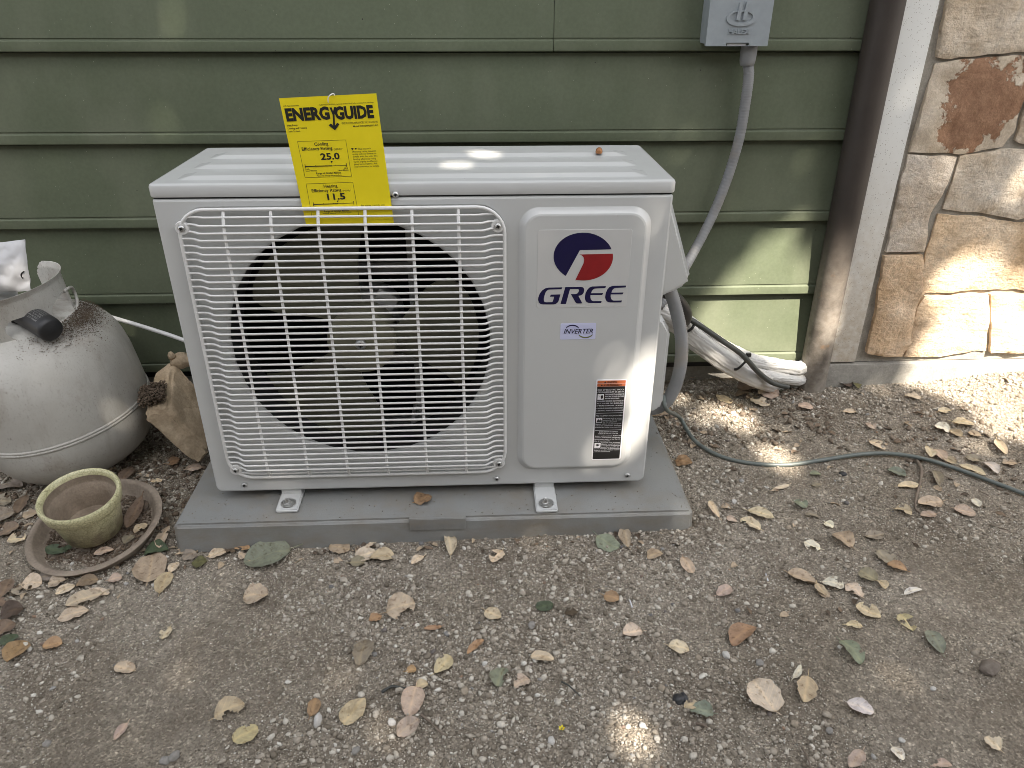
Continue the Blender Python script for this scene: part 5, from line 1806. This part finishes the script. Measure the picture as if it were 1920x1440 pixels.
for u, v, l in ((1437, 1087, 'small white plastic stick on gravel right of the pad'), (1183, 1134, 'tiny white stick on gravel beside the rounded orange leaf')):
    p = Gp(u, v); p.z = gh(p.x, p.y) + .004
    d = Gp(u + 3, v + 7) - Gp(u - 1, v - 5)
    solo('stick', tube([p - d * .55, p, p + d * .55], .0014, 6), LWH, l, 'stick', smooth=180)
p = Gp(1053, 1368); p.z = gh(p.x, p.y) + .002
fl = []
for k in range(5):
    a = k * 1.2566
    fl.append(hull([p + Vector((.0045 * math.cos(a + b) * r_, .0045 * math.sin(a + b) * r_, z)) for b, r_, z in ((0, .1, .001), (-.45, .8, .002), (0, 1.1, .003), (.45, .8, .002), (0, .6, .0))], 0))
solo('blossom', join(*fl), YEL, 'tiny bright yellow blossom lying on the gravel at the bottom centre', 'flower')

# ---------------------------------------------------------------- fence added unseen behind the viewer, to cut low front light
fence = thing('added_fence', 'unseen grey board fence added behind the viewer to block low light', 'fence', (.8, -2.95, -.07))
bme = mk('added_fence_board', *box(-.069, .069, -.009, .009, -.08, 2.72, .002, 1), ADDED_FENCE, 40)
for k in range(84):
    o = link('added_fence_board', bme, fence)
    o.location = (-5.2 + .1435 * k, -2.95 + .004 * math.sin(k * 2.3), .012 * math.sin(k * 1.7))
for zz in (.35, 1.35, 2.35): part('added_fence_rail', box(-5.4, 7.0, -3.01, -2.962, zz - .045, zz + .045, .003), ADDED_FENCE, fence, 40)
# ---------------------------------------------------------------- the oak that shades the place (behind and above the viewer)
oak = thing('oak_tree', 'leafy oak standing behind the viewer and shading the wall', 'tree', (3.9, -7.6, -.03))
def limb(P, r0, r1, n=10):
    P = curve_pts(P, 6)
    m = len(P)
    return tube(P, lambda i: r0 + (r1 - r0) * i / m, n)
part('trunk', limb([(3.9, -7.6, -.1), (3.85, -7.5, 1.8), (3.7, -7.2, 3.6), (3.4, -6.7, 5.2)], .26, .13, 14), TRUNK, oak, 60)
for P_ in ([(3.45, -6.8, 5.0), (2.8, -6.2, 6.0), (2.0, -5.6, 6.7), (1.0, -5.0, 7.2)], [(3.45, -6.8, 5.0), (3.9, -5.9, 6.4), (4.2, -4.9, 7.3)], [(3.4, -6.7, 5.1), (2.4, -6.6, 5.8), (1.2, -6.4, 6.2), (0.1, -6.2, 6.5)], [(3.45, -6.8, 5.0), (4.0, -7.0, 6.8), (4.3, -7.2, 8.0)]):
    part('limb', limb(P_, .085, .02), TRUNK, oak, 60)
sd = np.array(SUND)
ua = np.array([math.cos(D(SUN_AZ)), math.sin(D(SUN_AZ)), 0.0])
ub = np.cross(sd, ua)
def ab(p): return float(np.dot(p, ua)), float(np.dot(p, ub))
GAPS = []
def gap(p, ra, rb=None, rot=0):
    a, b = ab(p)
    GAPS.append((a, b, ra, rb or ra, rot))
on_wall = lambda u, v: np.array(W(u, v, YW - .012))
on_front = lambda u, v: np.array(W(u, v, YS))
on_gr = lambda u, v: np.array(Gp(u, v))
on_st = lambda u, v: np.array(W(u, v, .497))
# green wall beside the pipe
gap(on_wall(1400, 600), .060, .050); gap(on_wall(1460, 575), .055, .055); gap(on_wall(1470, 640), .06, .055); gap(on_wall(1345, 605), .034, .05)
gap(on_wall(1440, 505), .034, .040); gap(on_wall(1395, 545), .032, .028)
# pipe, stones, ground at the far right
gap(np.array(W(1556, 575, .46)), .020, .045)
gap(on_st(1800, 600), .066, .060); gap(on_st(1785, 545), .046, .030); gap(on_st(1765, 640), .056, .030); gap(on_st(1862, 598), .040, .045); gap(on_st(1840, 640), .055, .04)
gap(on_st(1905, 345), .002, .0)
for u, v, r in ((1745, 702, .055), (1820, 712, .085), (1885, 735, .10), (1940, 765, .10), (1690, 700, .035), (2000, 720, .16), (2120, 760, .26)): gap(on_gr(u, v), r)
gap(on_gr(1385, 785), .014, .012); gap(on_gr(1330, 770), .000, .000); gap(on_gr(1455, 850), .016, .006); gap(on_gr(1270, 745), -.002, .000)
gap(on_gr(1660, 728), .014, .012); gap(on_gr(1880, 805), .012, .006)
# front of the unit, low on the right
for u, v, r in ((1225, 665, -.004), (1215, 720, .001), (1205, 775, -.001), (1190, 830, -.006), (1145, 690, -.010), (1165, 730, -.006), (1105, 848, -.009), (1135, 848, -.007)): gap(on_front(u, v), r)
# top of the unit, pad corner, dirt, upper left boards
tp = lambda u, v: np.array(Z(u, v, .622))
gap(tp(905, 284), .008, -.003); gap(tp(858, 306), -.008, -.007)
gap(np.array(W(1292, 963, 0)), -.004); gap(on_gr(1000, 1012), -.006, -.008); gap(on_gr(1190, 1388), .003, .002); gap(on_gr(1335, 1388), -.012)
gap(on_wall(332, 55), -.010, .004); gap(on_wall(350, 125), -.013, .012); gap(on_wall(312, 243), -.012, -.006)

THIN = []
for u, v, r in ((1390, 785, .085), (1450, 855, .07), (1310, 800, .06), (1760, 765, .15), (1620, 735, .07), (1880, 820, .10)):
    a, b = ab(on_gr(u, v))
    THIN.append((a, b, r))

def crown(name, n, centre_d, thick, seed, gaps=True, A=(.20, 3.0), B=(.10, 2.2)):
    r = np.random.default_rng(seed)
    th = r.uniform(0, 2 * np.pi, n)
    q = np.sqrt(r.uniform(0, 1, n))
    edge = 1 + .10 * np.sin(3 * th + 1) + .07 * np.sin(7 * th) + .05 * np.sin(13 * th + 2)
    a = A[0] + A[1] * q * edge * np.cos(th)
    b = B[0] + B[1] * q * edge * np.sin(th)
    t = centre_d + thick * (r.uniform(-1, 1, n)) * np.sqrt(np.clip(1 - .8 * q ** 2, .05, 1))
    if gaps:
        keep = np.ones(n, bool)
        for ga, gb, ra, rb, rot in GAPS:
            k = ((a - ga) / (ra + .031)) ** 2 + ((b - gb) / (rb + .031)) ** 2 < 1
            keep &= ~k
        pick = r.uniform(0, 1, n)
        for ga, gb, rad in THIN:
            keep &= ~((((a - ga) ** 2 + (b - gb) ** 2) < rad * rad) & (pick < .62))
        a, b, t = a[keep], b[keep], t[keep]
    n = len(a)
    C = a[:, None] * ua + b[:, None] * ub + t[:, None] * sd
    N = sd + r.normal(0, .55, (n, 3))
    N /= np.linalg.norm(N, axis=1)[:, None]
    e = np.cross(N, r.normal(0, 1, (n, 3)))
    e /= np.linalg.norm(e, axis=1)[:, None]
    f = np.cross(N, e)
    L = r.uniform(.026, .042, n)[:, None]
    w = L * r.uniform(.5, .62, n)[:, None]
    V = np.stack([C - e * L, C - f * w + e * L * .1, C + e * L, C + f * w + e * L * .1], 1).reshape(-1, 3)
    me = bpy.data.meshes.new(name)
    me.vertices.add(4 * n)
    me.vertices.foreach_set('co', V.reshape(-1))
    me.loops.add(4 * n)
    me.loops.foreach_set('vertex_index', np.arange(4 * n, dtype=np.int32))
    me.polygons.add(n)
    me.polygons.foreach_set('loop_start', np.arange(0, 4 * n, 4, dtype=np.int32))
    me.materials.append(CROWN)
    me.update(calc_edges=True)
    o = link(name, me, oak)
    o['kind'] = 'stuff'
crown('crown', 155000, 9.0, .6, 5)
